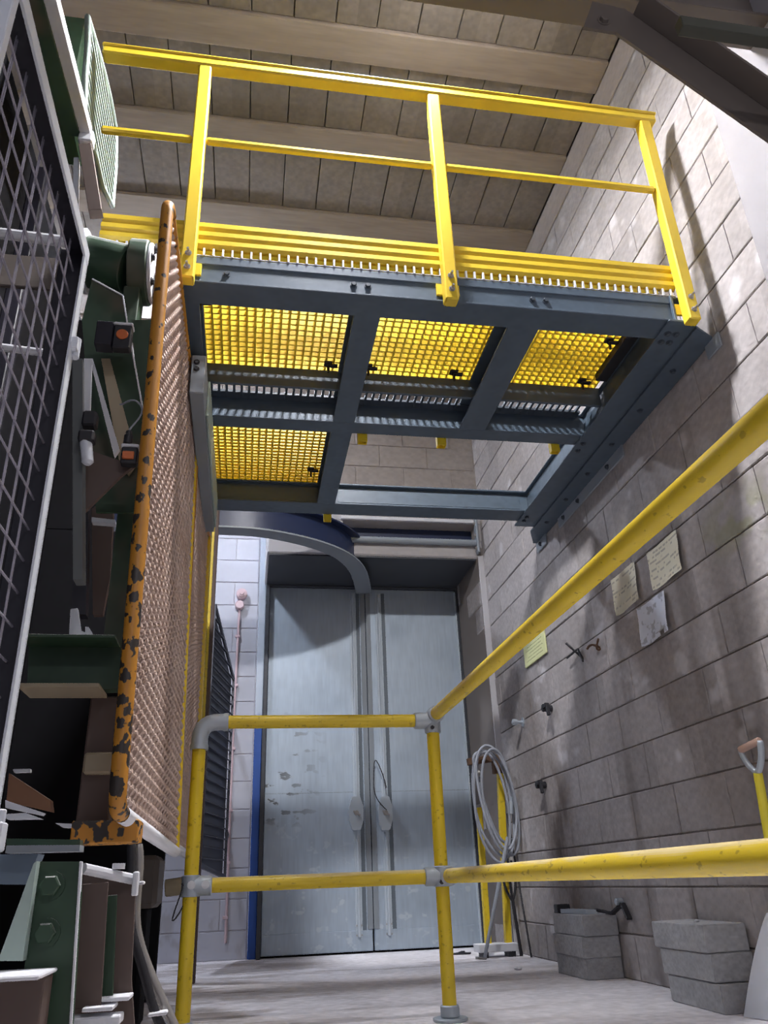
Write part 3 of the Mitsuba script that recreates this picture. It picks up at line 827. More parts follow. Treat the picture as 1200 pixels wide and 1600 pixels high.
sheet(3.655, 3.95, 1.805, 2.02, M['paper'], 'paper_sheet', 'yellowed paper notice with smudged print, left of the upper two on the wall', 'paper')
sheet(3.205, 3.51, 1.80, 2.005, M['paper'], 'paper_sheet', 'yellowed paper notice with smudged print, right of the upper two on the wall', 'paper')
sheet(3.42, 3.715, 1.565, 1.77, M['paperblue'], 'paper_sheet', 'bluish white paper notice with a torn lower corner, below the two yellowed ones', 'paper', .018)
lb = thing('label_plate', 'pale yellow green label on the block wall below the sloping yellow rail', 'label')
obj('plate', box(XW - .016, XW - .006, 5.055, 5.505, 1.90, 2.07, .002), M['label'], lb)
for k in range(5): obj('text_line', [box(XW - .0165, XW - .0155, 5.11 + .02 * (k % 2), 5.45 - .03 * (k % 3), 1.93 + .024 * k, 1.936 + .024 * k, .0002)], M['labelink'], lb)

hk = [(4.55, 1.76, 'thin black rod hook with a cross arm on the wall below the papers', 'rod'), (5.09, 1.53, 'black bracket hook on the wall, right of the bare bolt', 'hook'), (5.72, 1.55, 'bright metal bolt sticking out of the wall, left of the black hook', 'bolt'), (5.38, 1.07, 'black bracket hook low on the wall right of the coiled hose', 'hook'), (4.24, 1.70, 'small rusty cable stub in the wall beside the thin rod hook', 'stub')]
for y, z, lab, kd in hk:
    if kd == 'hook':
        m = cat_([cyl((XW, y + .03, z), (XW - .07, y + .03, z), .022, 12, .003), bar((XW - .06, y + .03, z + .01), (XW - .06, y - .04, z + .012), .03, .025), bar((XW - .06, y - .035, z + .02), (XW - .06, y - .05, z - .06), .02, .02)])
        obj('wall_hook', m, M['rubber'], label=lab, cat='hook', smooth=30)
    elif kd == 'rod':
        obj('wall_hook', cat_([cyl((XW, y - .06, z - .06), (XW - .08, y, z + .06), .007, 8), cyl((XW - .03, y + .13, z - .0), (XW - .03, y - .05, z + .01), .006, 8), cyl((XW - .03, y - .05, z + .01), (XW - .03, y - .1, z - .08), .007, 8)]), M['rubber'], label=lab, cat='hook')
    elif kd == 'bolt':
        obj('wall_bolt', cat_([cyl((XW, y, z), (XW - .09, y, z), .012, 10), cyl((XW - .05, y, z), (XW - .085, y, z), .024, 6), cyl((XW - .002, y, z), (XW - .008, y, z), .035, 14)]), M['galv'], label=lab, cat='bolt', smooth=30)
    else:
        obj('cable_stub', cat_([tube(spline([(XW, y, z), (XW - .04, y + .03, z + .03), (XW - .05, y + .08, z + .02)], 10), .007, 8), tube(spline([(XW, y, z), (XW - .04, y - .03, z - .01), (XW - .04, y - .07, z + .04)], 10), .006, 8)]), M['rust'], label=lab, cat='cable', smooth=True)

# ================================================================ CONCRETE BLOCK STACKS
def cblock(x0, x1, y0, y1, z0, lab, grp):
    m = box(x0, x1, y0, y1, z0 + .0005, z0 + .1015, .004)
    v = m.vertices.copy()
    v += (meshkit.noise(v * 31 + z0 * 7, 3)[:, None] - .5) * .004
    ang = rng.uniform(-.02, .02)
    return obj('concrete_block', trimesh.Trimesh(v, m.faces, process=False), M['concrete'], label=lab, cat='block', group=grp)
names = ('bottom', 'middle', 'top')
for k in range(3):
    dx = (0, -.012, .004)[k]
    cblock(1.815 + dx, 2.018, 4.55 - .006 * k, 4.985 + dx, .102 * k, f'solid grey concrete block, {names[k]} of the stack carrying the metal bracket', 'concrete blocks stacked by the wall')
for k in range(3):
    dx = (0, -.006, -.012)[k]
    cblock(1.84 + dx, 2.018, 3.28 + (0, .02, .03)[k], 3.70 + (0, .02, .05)[k], .102 * k, f'solid grey concrete block, {names[k]} of the stack beside the shovel', 'concrete blocks stacked by the wall')
zz = .308
br = thing('metal_bracket', 'galvanised strip bracket with a bent black arm lying on the left block stack', 'bracket')
obj('strip', prism([(1.83, 4.88), (1.87, 4.60), (1.93, 4.58), (1.91, 4.88)], 'z', zz, zz + .022), M['galv'], br)
obj('end_block', box(1.82, 1.90, 4.90, 4.96, zz, zz + .045, .004), M['rubber'], br)
obj('arm', cat_([bar((1.93, 4.60, zz + .02), (1.99, 4.50, zz + .0), .03, .012), bar((1.98, 4.51, zz + .0), (2.0, 4.40, zz + .05), .03, .014), bar((2.0, 4.40, zz + .05), (1.99, 4.32, zz - .02), .03, .014)]), M['rubber'], br)
obj('knob', cyl((1.97, 4.42, zz + .06), (2.01, 4.42, zz + .06), .018, 14, .003), M['galv'], br, smooth=30)
ch = obj('plaster_chip', trimesh.creation.icosphere(1, .02).apply_scale([1.3, 1, .5]).apply_translation([1.66, 5.25, .010]), M['dust'], label='small white chip of plaster lying on the floor before the block stack', cat='debris')
obj('plaster_chip', trimesh.creation.icosphere(1, .010).apply_scale([1.3, 1, .6]).apply_translation([1.90, 3.47, .313]), M['dust'], label='tiny white chip lying on top of the right block stack', cat='debris')
obj('scrap', cat_([bar((1.58, 6.55, .006), (1.70, 6.5, .008), .05, .010), bar((1.62, 6.52, .012), (1.66, 6.56, .016), .03, .01)]), M['rubber'], label='small black scrap on the floor before the right door', cat='debris')

# ================================================================ SHOVEL
sv = thing('shovel', 'shovel with yellow shaft and D handle leaning by the right block stack', 'shovel')
H0, H1 = at(1157, 1172, X=1.92), at(1187, 1157, X=1.93)
S0 = at(1184, 1208, X=1.935); S1 = at(1200, 1300, X=1.95); S2 = at(1228, 1470, X=1.955)
obj('grip', cyl(H0, H1, .014, 14, .003), M['spadegrip'], sv, smooth=30)
obj('yoke', cat_([tube(spline([H0, H0 * .6 + S0 * .4 + [0, .01, -.01], S0], 14), .011, 10), tube(spline([H1, H1 * .6 + S0 * .4 + [0, -.012, -.01], S0], 14), .012, 10)]), M['galv'], sv, smooth=True)
obj('shaft', tube([S0, S1, S2], [.017, .018, .018], 16), M['spadeyellow'], sv, smooth=30)
L0 = at(1175, 1588, Z=0.003)
tw = np.array([0, -1.0, 0]); ax = (S2 - (L0 + tw * .14)); ax /= np.linalg.norm(ax)
bp = []
n = 12
for j in range(n + 1):
    t = j / n
    for i in range(n + 1):
        s = i / n * 2 - 1
        w = .14 * (1 - .35 * t ** 3)
        q = L0 + tw * .14 + ax * (t * .38) + tw * s * w + np.array([-.03 * (1 - s * s) * 0 - .035 * s * s, 0, 0])
        bp.append(q)
fc = []
for j in range(n):
    for i in range(n):
        a = j * (n + 1) + i
        fc += [[a, a + 1, a + n + 2], [a, a + n + 2, a + n + 1]]
obj('blade', trimesh.Trimesh(bp, fc, process=False), M['whitesteel'], sv, smooth=True)

# ================================================================ HOSE COIL, STAND, POLES BY THE DOOR
tq = thing('yellow_stand', 'worn yellow steel stand on a grey base leaning in the corner beside the doors', 'stand')
obj('base', box(1.66, 1.945, 6.10, 6.26, .035, .085, .004), M['dust'], tq)
obj('foot', [box(1.69, 1.73, 6.12, 6.24, 0, .036, .003), box(1.88, 1.93, 6.12, 6.24, 0, .036, .003)], M['rubber'], tq)
obj('upright', bar((1.90, 6.19, .08), (1.955, 6.17, 1.28), .045, .05), M['tube'], tq)
obj('upright', bar((1.76, 6.22, .08), (1.78, 6.24, 1.0), .04, .05), M['tube'], tq)
hdm = obj('head', cat_([bar((1.90, 6.17, 1.30), (1.985, 6.17, 1.30), .06, .12), bar((1.70, 6.17, 1.33), (1.96, 6.17, 1.36), .05, .05), cyl((1.96, 6.12, 1.28), (1.96, 6.08, 1.28), .02, 12)]), M['rust'], tq)
def coil(c, rx, rz, y, tilt, n=48, w=0.02, seed=0):
    r2 = random.Random(seed)
    ph = [r2.uniform(0, 6.28) for _ in range(3)]
    P = []
    for k in range(n):
        a = 2 * math.pi * k / n
        x = c[0] + rx * math.sin(a) * (1 + .06 * math.sin(2 * a + ph[0])) + tilt * math.cos(a)
        z = c[1] + rz * math.cos(a) * (1 + .03 * math.sin(3 * a + ph[1]))
        P.append((x, y + w * math.sin(a * 2 + ph[2]), z))
    return tube(P, .0105, 8, closed=True)
hc = thing('hose_coil', 'coil of grey hose hung on the yellow stand in the corner', 'hose')
ms = [coil((1.835, 1.02), .150, .37, 6.02, -.04, seed=1), coil((1.805, 1.00), .125, .39, 5.99, -.03, seed=2), coil((1.875, 1.07), .125, .33, 6.05, -.06, seed=3), coil((1.85, 1.03), .140, .385, 5.96, -.055, seed=4), coil((1.86, 1.05), .115, .35, 5.945, -.02, seed=5)]
obj('loops', cat_(ms), M['hose'], hc, smooth=True)
obj('tail', tube(spline([(1.76, 6.0, 1.38), (1.70, 5.99, 1.34), (1.72, 6.0, 1.24), (1.745, 6.0, 1.2)], 20), .011, 8), M['hose'], hc, smooth=True)
obj('connector', cat_([cyl((1.955, 5.97, 1.02), (1.945, 5.97, .93), .017, 12), cyl((1.957, 5.97, 1.05), (1.955, 5.97, 1.02), .012, 10)]), M['galv'], hc, smooth=30)
obj('tap', cat_([cyl((1.70, 6.0, 1.22), (1.74, 6.0, 1.23), .022, 10), cyl((1.72, 6.0, 1.20), (1.72, 6.0, 1.26), .012, 8)]), M['bolt'], hc, smooth=30)
pb = thing('pry_bar', 'thin grey metal bar leaning across the stand, its foot on the floor', 'bar')
q0, q1 = np.array([1.635, 5.90, .012]), np.array([1.88, 5.90, .77])
obj('rod', cyl(q0, q1, .013, 12), M['hose'], pb, smooth=30)
obj('toe', bar(q0 + [.01, 0, .004], q0 + [-.06, -.02, .012], .03, .014), M['bolt'], pb)
pk = thing('garden_fork', 'dark iron fork standing on its handle end in the corner behind the stand', 'fork')
fx, fy = 1.955, 6.08
obj('shaft', cyl((fx + .0, fy, .005), (fx - .02, fy + .02, .36), .012, 10), M['rubber'], pk, smooth=30)
obj('tines', cat_([tube(spline([(fx - .02, fy + .02, .35), (fx - .05, fy + .02, .40), (fx - .055, fy + .03, .62)], 12), .009, 8), tube(spline([(fx - .02, fy + .02, .35), (fx + .0, fy + .02, .40), (fx - .002, fy + .03, .62)], 12), .009, 8), cyl((fx - .021, fy + .02, .35), (fx - .028, fy + .03, .64), .009, 8)]), M['rubber'], pk, smooth=True)
for i, (x0, x1) in enumerate(((1.958, 1.966),)):
    obj('corner_pole', cyl((2.0, 6.0, .0), (1.995, 6.22, .95), .007, 8), M['rubber'], label='thin dark rod leaning in the corner, right of the stand', cat='rod', smooth=30)

# ================================================================ LEFT: BLACK MESH CAGE PANEL
cg = thing('mesh_cage', 'black framed welded mesh cage panel at the left edge of the view', 'cage')
XC, Y0c, Y1c, Z0c, Z1c = -.40, .86, 1.475, .60, 1.845
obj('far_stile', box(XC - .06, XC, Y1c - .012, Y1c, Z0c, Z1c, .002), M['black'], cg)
obj('far_stile_edge', box(XC - .005, XC, Y1c - .035, Y1c - .0005, Z0c, Z1c - .001, .001), M['whitesteel'], cg, label='edge of the frame coloured pale as if lit')  # pale colour carries the light on the black frame edge
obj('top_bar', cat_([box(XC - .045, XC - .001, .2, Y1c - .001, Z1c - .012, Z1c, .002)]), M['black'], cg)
obj('top_bar_edge', box(XC - .005, XC + .001, .2, Y1c - .001, Z1c - .035, Z1c + .001, .001), M['whitesteel'], cg, label='top edge coloured pale as if lit')  # light along the top edge, done by colour
obj('near_stile', box(XC - .03, XC + .001, Y0c - .02, Y0c, Z0c, Z1c - .036, .002), M['whitesteel'], cg, label='near stile coloured pale as if lit')  # whole bar given its lit tone by colour
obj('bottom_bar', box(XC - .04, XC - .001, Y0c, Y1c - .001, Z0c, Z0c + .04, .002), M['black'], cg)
wires = []
y = Y0c + .02
while y < Y1c - .02:
    for o in (0, .007): wires.append(tube([(XC - .03, y + o, Z0c), (XC - .03, y + o, Z1c - .01)], .0014, 6))
    y += .067
z = Z0c + .03
while z < Z1c - .02:
    wires.append(tube([(XC - .0265, Y0c - .02, z), (XC - .0265, Y1c - .01, z)], .0024, 6)); z += .064
for wmesh in wires: obj('wire', wmesh, M['wireblack'], cg, smooth=30)
obj('hinge', cat_([cyl((XC + .004, Y1c - .005, 1.55), (XC + .004, Y1c - .005, 1.60), .010, 12, .002), box(XC - .002, XC + .012, Y1c - .03, Y1c - .002, 1.56, 1.59, .002)]), M['whitesteel'], cg, smooth=30)
obj('foot_bracket', cat_([box(XC - .02, XC + .012, Y1c - .02, Y1c + .02, .575, .62, .003), cyl((XC + .0, Y1c, .56), (XC + .0, Y1c, .64), .011, 12, .002)]), M['whitesteel'], cg, smooth=30)

# ================================================================ LEFT: THE CONVEYOR MACHINE
mh = thing('machine_housing', 'dark backdrop added to keep the space behind the mesh cage dark', 'machine')  # made-up dark sheets that supply the gloom behind the cage
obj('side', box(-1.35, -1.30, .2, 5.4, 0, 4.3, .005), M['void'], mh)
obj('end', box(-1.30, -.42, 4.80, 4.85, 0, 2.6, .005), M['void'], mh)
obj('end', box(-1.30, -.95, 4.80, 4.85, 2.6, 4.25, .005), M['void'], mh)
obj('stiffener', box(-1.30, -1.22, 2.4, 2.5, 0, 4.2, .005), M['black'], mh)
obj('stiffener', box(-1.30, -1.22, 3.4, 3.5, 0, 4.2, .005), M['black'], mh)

# rails seen through the mesh
for (a, b, yy, r, lab) in (((-20, 362), (108, 378), 2.2, .020, 'white dusty round bar behind the cage mesh, upper one'), ((-20, 540), (76, 552), 2.2, .013, 'thin white dusty bar behind the cage mesh, lower one')):
    obj('cross_bar', cyl(at(*a, Y=yy), at(*b, Y=yy), r, 12), M['dust'], label=lab, cat='bar', smooth=30)
p = at(40, 420, Y=2.6)
obj('cover_plate', box(p[0] - .25, p[0] + .16, 2.6, 2.62, p[2] - .09, p[2] + .07, .004), M['steel'], label='grey cover plate behind the cage mesh between the two bars', cat='plate')

# green frame
cf = thing('conveyor_machine', 'dark green steel conveyor frame between the mesh cage and the orange guard', 'frame')
def platepoly(pix, Y, t, m, name, **k):
    P = [at(u, v, Y=Y) for u, v in pix]
    return obj(name, prism([(q[0], q[2]) for q in P], 'y', Y, Y + t), m, cf, **k)
platepoly([(144, 436), (192, 462), (199, 505), (232, 690), (236, 800), (150, 800), (128, 500)], 2.30, .012, M['green'], 'gusset_plate')
for (u0, v0), (u1, v1) in zip([(144, 436), (192, 462), (199, 505)], [(192, 462), (199, 505), (232, 690)]):
    obj('plate_edge', bar(at(u0, v0, Y=2.297), at(u1, v1, Y=2.297), .006, .006, .001), M['dust'], cf, label='dusty pale plate edge')
platepoly([(131, 560), (144, 560), (141, 640), (131, 690)], 2.075, .01, M['dust'], 'worn_strip', label='white worn strip')
platepoly([(158, 560), (172, 560), (215, 720), (200, 740), (186, 720)], 2.27, .02, M['cream'], 'channel_face', label='dusty beige channel face')
platepoly([(145, 560), (186, 700), (178, 712), (140, 560)], 2.22, .02, M['dust'], 'channel_lip', label='white dusty channel lip')
platepoly([(205, 500), (238, 500), (226, 690), (222, 690)], 2.36, .012, M['green'], 'rear_plate')
platepoly([(113, 560), (129, 560), (129, 905), (114, 905)], 2.05, .05, M['greysteel'], 'stanchion', label='grey upright stanchion')
platepoly([(129, 700), (210, 727), (190, 742), (131, 800)], 2.10, .015, M['brown'], 'bracket_plate', label='dark brown triangular bracket')
platepoly([(190, 745), (212, 738), (206, 900), (200, 1010), (160, 1010), (175, 880)], 2.40, .03, M['green'], 'column')
platepoly([(45, 1010), (190, 1010), (190, 1076), (42, 1082)], 2.25, .05, M['green'], 'cross_beam')
P = [at(45, 1012, Y=2.25), at(188, 1012, Y=2.25)]
obj('beam_lip', box(P[0][0], P[1][0], 2.15, 2.25, P[0][2] + .002, P[0][2] + .01, .001), M['green'], cf)
P = at(40, 1082, Y=2.25)
obj('lower_flange', box(P[0], -.39, 2.16, 2.30, P[2] - .005, P[2] + .005, .001), M['cream'], cf, label='lower flange coloured pale as if lit')  # cream colour stands in for light on the green beam's lower strip
platepoly([(118, 722), (140, 722), (134, 960), (112, 960)], 2.50, .05, M['black'], 'dark_column')
platepoly([(143, 795), (178, 770), (172, 900), (160, 960), (145, 960)], 2.62, .03, M['brown'], 'dark_plate')
platepoly([(110, 952), (121, 950), (126, 985), (133, 988), (133, 979), (139, 980), (155, 1008), (107, 1008)], 2.30, .02, M['whitesteel'], 'comb_bracket', label='white notched bracket')
platepoly([(143, 808), (180, 812), (180, 818), (143, 815)], 2.5, .03, M['whitesteel'], 'tie_strip', label='pale horizontal strip')

# rust column with its clamp and base plate
rc = thing('rust_column', 'rust brown column with a dusty clamp below the green cross beam', 'column')
P0, P1 = at(160, 1305, Y=2.32), at(168, 1090, Y=2.32)
obj('shaft', box(P1[0] - .042, P1[0] + .04, 2.30, 2.37, P0[2], P1[2], .005), M['brown'], rc)
Pc = at(150, 1195, Y=2.29)
obj('clamp', box(Pc[0] - .03, Pc[0] + .07, 2.27, 2.40, Pc[2] - .025, Pc[2] + .03, .006), M['cream'], rc)
Pb = at(165, 1297, Y=2.3)
obj('base_plate', box(Pb[0] - .075, Pb[0] + .09, 2.24, 2.34, Pb[2] - .035, Pb[2] + .02, .003), M['rusty'], rc, label='orange and black base plate')

# bearing drum
dm = thing('bearing_drum', 'dark green drum with a dusty flanged end at the top of the conveyor frame', 'drum')
cA, cB = at(150, 410, Y=2.50), at(205, 425, Y=2.47)
obj('drum', cyl(cA + [-.03, 0, 0], cB, .10, 28, .004), M['green'], dm, smooth=30)
obj('flange', cyl(cB, cB + [.07, 0, 0], .125, 32, .005), M['green'], dm, smooth=30)
fl2 = obj('end_ring', cyl(cB + [.07, 0, 0], cB + [.085, 0, 0], .115, 32, .004), M['dust'], dm, label='chipped white end ring', smooth=30)
for k in range(6):
    a = k * math.pi / 3
    obj('bolt', hexbolt(cB + [.085, .09 * math.cos(a), .09 * math.sin(a)], (1, 0, 0), .012, .012), M['rubber'], fl2)
obj('collar', cyl(cA + [-.05, 0, 0], cA + [-.028, 0, 0], .125, 28, .004), M['whitesteel'], dm, label='white collar', smooth=30)
obj('bracket', box(cB[0] - .01, cB[0] + .05, cB[1] - .05, cB[1] + .05, cB[2] - .3, cB[2] - .11, .004), M['green'], dm)
obj('motor_box', box(cB[0] + .10, cB[0] + .145, 2.47, 2.60, cB[2] - .05, cB[2] + .06, .006), M['green'], label='green motor box with a pale rim, behind the orange guard top', cat='box')

# sensors
def sensor(name, u0, u1, v0, v1, Y, lab, lens):
    a, b = at(u0, v1, Y=Y), at(u1, v0, Y=Y)
    k = thing(name, lab, 'sensor')
    obj('body', box(a[0], b[0], Y, Y + .034, a[2], b[2], .004), M['rubber'], k)
    obj('top_cap', box(a[0] - .002, b[0] + .002, Y - .004, Y + .038, b[2] - .002, b[2] + .008, .003), M['dust'], k)
    return k, a, b
k, a, b = sensor('round_sensor', 174, 207, 508, 542, 2.15, 'black sensor box with a round orange lens on the green frame', 1)
cc = at(191, 523, Y=2.15)
obj('lens', cyl(cc + [0, .001, 0], cc - [0, .006, 0], .019, 20, .002), M['orange'], k, label='round orange lens', smooth=30)
obj('bracket', box(a[0] - .055, a[0] - .002, 2.15, 2.20, a[2] + .01, b[2] + .01, .003), M['black'], k)
k, a, b = sensor('square_sensor', 187, 216, 698, 722, 2.06, 'black sensor box with a square orange reflector above the triangular bracket', 0)
cc = at(201, 712, Y=2.06)
obj('reflector', box(cc[0] - .017, cc[0] + .015, 2.052, 2.061, cc[2] - .012, cc[2] + .012, .002), M['orange'], k, label='square orange reflector')
pl0 = at(200, 690, Y=2.09)
obj('plug', cat_([cyl(pl0 - [0, 0, .012], pl0 + [0, 0, .022], .013, 14, .003), cyl(pl0 + [0, 0, .022], pl0 + [0, 0, .034], .009, 12)]), M['rubber'], k, smooth=30)
obj('cable', tube(spline([at(202, 672, Y=2.09), at(216, 655, Y=2.08), at(222, 640, Y=2.07), at(215, 628, Y=2.07), at(203, 626, Y=2.09), at(188, 632, Y=2.14)], 30), .0028, 8), M['hose'], k, smooth=True)
k = thing('sensor_arm', 'white rounded bracket arm with a black cap on the conveyor frame', 'bracket')
P0, P1 = at(137, 722, Y=2.02), at(134, 690, Y=2.02)
obj('arm', tube([P0 - [0, 0, .008], P0, P1], [.008, .016, .017], 14), M['whitesteel'], k, smooth=30)
P2 = at(138, 655, Y=2.04)
obj('cap', box(P1[0] - .02, P1[0] + .024, 2.0, 2.04, P1[2] - .006, P1[2] + .03, .006), M['rubber'], k)

obj('cap', box(P2[0] - .014, P2[0] + .026, 2.02, 2.06, P2[2] - .03, P2[2] + .02, .006), M['rubber'], k)

# upper inclined rail, column under it and the perforated guard
ur = thing('upper_rail', 'green inclined machine rail with a face coloured pale as if lit at the upper left', 'rail')
q0, q1 = at(62, -40, Y=1.72), at(128, 205, Y=2.42)
obj('green_side', bar(q0 + [-.035, 0, 0], q1 + [-.035, 0, 0], .065, .06), M['green'], ur)
obj('pale_face', bar(q0 + [.018, 0, 0], q1 + [.018, 0, 0], .042, .05), M['dust'], ur, label='face with the light put into its pale colour')  # lit side of the green rail, painted pale
e = at(132, 215, Y=2.42)
obj('end_cap', box(e[0] - .02, e[0] + .035, 2.40, 2.46, e[2] - .035, e[2] + .03, .006), M['dust'], ur)
e2 = at(145, 285, Y=2.5)
obj('strut', bar(at(134, 232, Y=2.42), at(150, 335, Y=2.42), .05, .05, up=(0, 1, 0)), M['brown'], ur)
obj('strut_plate', bar(at(118, 330, Y=2.45), at(120, 250, Y=2.45), .02, .03, up=(0, 1, 0)), M['whitesteel'], ur)
gx = thing('housing_block', 'dark green box housing behind the inclined rail at the upper left', 'box')
a, b = at(95, 110, Y=2.75), at(136, 28, Y=2.75)
obj('body', box(a[0] - .1, b[0], 2.75, 3.1, a[2] - .25, b[2], .008), M['green'], gx)
pg = thing('perforated_guard', 'pale perforated guard with a curved rim behind the inclined rail', 'guard')
XG = -.80
rim = [at(u, v, X=XG) for u, v in ((137, 27), (150, 70), (162, 112), (172, 155), (181, 205), (180, 262), (175, 322), (160, 290), (150, 245), (131, 195), (133, 120), (137, 70))]
def closed_spline(P, n):
    from scipy.interpolate import CubicSpline
    P = np.vstack([P, P[:1]])
    return CubicSpline(np.arange(len(P)), P, bc_type='periodic')(np.linspace(0, len(P) - 1, n, endpoint=False))
rimp = np.array(rim)
obj('rim', tube(rimp, .014, 10, closed=True), M['palegreen'], pg, smooth=30)
poly = Polygon([(q[1], q[2]) for q in rim])
from shapely.geometry import LineString, MultiLineString
zs = np.arange(poly.bounds[1], poly.bounds[3], .042)
slats = []
for z in zs:
    s = LineString([(poly.bounds[0] - 1, z), (poly.bounds[2] + 1, z)]).intersection(poly)
    for g in getattr(s, 'geoms', [s]):
        if g.length > .05:
            (ya, _), (yb, _) = g.coords[0], g.coords[-1]
            slats.append(box(XG - .004, XG + .004, ya, yb, z, z + .014, .001))
for sl in slats: obj('slat', sl, M['palegreen'], pg)

# lower beams in the dark
for pts, Y, t, m, nm, lab in (([(14, 1208), (78, 1250), (80, 1268), (10, 1252)], 2.3, .04, 'wood', 'timber_plank', 'brown timber plank in the dark below the cage'),
                              ([(8, 1250), (68, 1270), (64, 1274), (8, 1262)], 2.2, .03, 'whitesteel', 'angle_bar', 'pale sloping bar just below the brown plank'),
                              ([(8, 1272), (40, 1270), (64, 1279), (10, 1280)], 2.1, .03, 'whitesteel', 'angle_bar', 'pale flat bar below the sloping bar'),
                              ([(86, 1286), (112, 1287), (113, 1293), (98, 1293)], 2.3, .03, 'whitesteel', 'angle_bar', 'short pale bar end in the dark left of the rust column'),
                              ([(10, 1310), (125, 1312), (125, 1320), (10, 1322)], 2.0, .04, 'green', 'floor_beam', 'dark green beam above the blue grey bar'),
                              ([(10, 1321), (125, 1320), (124, 1330), (8, 1333)], 1.9, .05, 'worn', 'floor_beam', 'blue grey horizontal bar above the green foot'),
                              ([(0, 1335), (60, 1334), (40, 1382), (0, 1382)], 1.95, .06, 'jambblue', 'control_box', 'blue grey box under the horizontal bar at the left edge'),
                              ([(20, 1202), (47, 1201), (47, 1206), (22, 1207)], 2.5, .02, 'whitesteel', 'angle_bar', 'small pale bar above the brown plank')):
    if m == 'jambblue':
        if 'jambblue' not in M: mat('jambblue', principled((0.14, 0.19, 0.25), .5))
    P = [at(u, v, Y=Y) for u, v in pts]
    obj(nm, prism([(q[0], q[2]) for q in P], 'y', Y, Y + t), M[m], label=lab, cat={'timber_plank': 'plank', 'angle_bar': 'bar', 'floor_beam': 'beam', 'control_box': 'box'}[nm])

# ================================================================ LEFT: FOOT, CONDUITS
ft = thing('machine_mount', 'green steel conveyor foot with two large hex bolts at the lower left', 'foot')
YF = 1.50
q = lambda u, v, Y=YF: at(u, v, Y=Y)
P = [q(62, 1346), q(126, 1346), q(126, 1400), q(108, 1680), q(20, 1680), q(48, 1420)]
fp = obj('front_plate', prism([(s[0], s[2]) for s in P], 'y', YF, YF + .012), M['green'], ft)
obj('plate_edge', bar(q(127, 1346), q(106, 1680), .004, .014, .001, up=(0, 1, 0)), M['dust'], ft, label='pale plate edge')
for u, v in ((80, 1384), (72, 1458)):
    c = q(u, v)
    obj('hex_bolt', hexbolt(c, (0, -1, 0), .0165, .016), M['green'], fp)
P = [q(57, 1350, 1.49), q(62, 1346, 1.49), q(40, 1500, 1.49), q(2, 1500, 1.49)]
obj('stiffener', prism([(s[0], s[2]) for s in P], 'y', 1.47, 1.495), M['palegreen'], ft, label='pale green stiffener')
sh = q(0, 1535, 1.46)
obj('shelf_plate', box(sh[0] - .15, q(86, 1500, 1.46)[0], 1.36, 1.49, q(60, 1512)[2] - .006, q(60, 1512)[2], .002), M['dust'], ft, label='dusty shelf plate')
obj('shelf_front', box(sh[0] - .15, q(80, 1500, 1.46)[0], 1.43, 1.49, .1, q(60, 1512)[2] - .008, .002), M['brown'], ft)
cz = q(170, 1365, 1.55)
obj('cap_bar', cyl(q(130, 1357, 1.53), q(213, 1375, 1.62), .009, 10), M['dust'], ft, smooth=30)
obj('cap_bolt', cat_([cyl(q(185, 1358, 1.58), q(186, 1349, 1.58), .011, 12), box(q(208, 1385, 1.6)[0], q(216, 1385, 1.6)[0], 1.58, 1.61, q(212, 1400, 1.6)[2], q(212, 1362, 1.6)[2], .002)]), M['dust'], ft, smooth=30)
P = [q(130, 1365, 1.62), q(212, 1378, 1.62), q(205, 1530, 1.62), q(215, 1680, 1.62), q(110, 1680, 1.62)]
obj('web', prism([(s[0], s[2]) for s in P], 'y', 1.62, 1.63), M['brown'], ft, label='brown web behind the front plate')
def chan(pix, Y, m, nm, **k):
    a, b, c = (at(u, v, Y=Y) for u, v in pix)
    w = obj(nm, bar(a, b, .05, .006, .001, up=(0, 1, 0)), m, ft, **k)
    obj('ledge', box(b[0], c[0], Y - .03, Y + .03, b[2] - .003, b[2] + .003, .001), M['dust'], w, label='dusty pale ledge')
chan([(146, 1380), (133, 1575), (180, 1575)], 1.56, M['brown'], 'outer_channel', label='brown channel face')
chan([(160, 1400), (152, 1560), (205, 1560)], 1.59, M['green'], 'inner_channel')
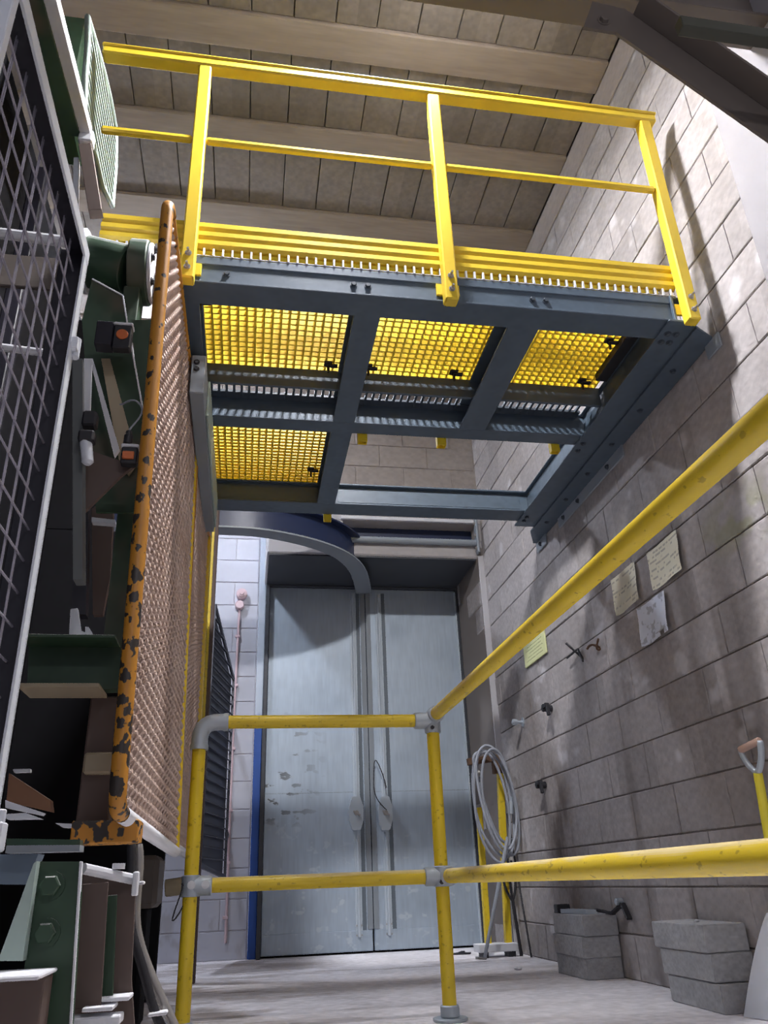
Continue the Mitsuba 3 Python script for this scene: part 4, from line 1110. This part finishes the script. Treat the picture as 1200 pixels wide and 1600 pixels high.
obj('dust_ledge', box(q(108, 1590, 1.56)[0], q(190, 1590, 1.56)[0], 1.535, 1.59, q(140, 1580, 1.56)[2] - .02, q(140, 1580, 1.56)[2] - .006, .002), M['dust'], ft)
for i, (path, m, lab) in enumerate((([(205, 1320), (203, 1378), (203, 1440), (222, 1510), (232, 1548), (262, 1620)], 'rubber', 'black flexible conduit curving down beside the green foot, left of the pair'), ([(216, 1320), (216, 1378), (213, 1440), (231, 1510), (247, 1548), (280, 1620)], 'hose', 'grey conduit curving down beside the yellow post, right of the pair'))):
    pts = [at(u, v, Y=1.75 + .02 * i) for u, v in path]
    obj('flexible_conduit', tube(spline(pts, 40), .0085, 12), M['bolt'] if i else M['rubber'], label=lab, cat='conduit', smooth=True)
for u0, u1, v in ((190, 226, 1381), (232, 262, 1583)):
    obj('conduit_clip', bar(at(u0, v + 2, Y=1.745), at(u1, v - 2, Y=1.745), .03, .006), M['dust'], label='pale clip across the two conduits, %s one' % ('upper' if v < 1500 else 'lower'), cat='clip')
gb2 = thing('gear_box', 'dusty grey gear housing with a pipe stub behind the left yellow post', 'machine')
a, b = at(225, 1420, Y=3.9), at(268, 1335, Y=3.9)
obj('body', box(a[0] - .05, b[0] - .05, 3.9, 4.2, a[2] - .0, b[2], .02), M['steel'], gb2)
obj('pipe_stub', cyl(at(258, 1388, Y=3.85), at(285, 1384, Y=3.85), .035, 16, .004), M['cream'], gb2, smooth=30)
obj('lower_column', box(a[0] - .02, b[0] - .09, 3.95, 4.15, 0, a[2], .006), M['void'], gb2)

# ================================================================ groups of alike things
for base, group in (('floor_grating', 'yellow gratings of the platform floor'), ('post_socket', 'yellow sockets at the ladder hole'), ('paper_sheet', 'paper notices on the block wall'), ('mesh_guard', 'wire mesh guards along the machine'),
                    ('wall_hook', 'hooks in the block wall'), ('flexible_conduit', 'conduits beside the green foot'), ('conduit_clip', 'clips on the conduits'), ('angle_bar', 'pale bars in the dark below the cage'),
                    ('cross_bar', 'dusty bars behind the cage mesh'), ('plaster_chip', 'white chips'), ('floor_beam', 'low beams above the green foot')):
    for key in list(labels):
        if '__' not in key and (key == base or key[:-4] == base): labels[key]['group'] = group
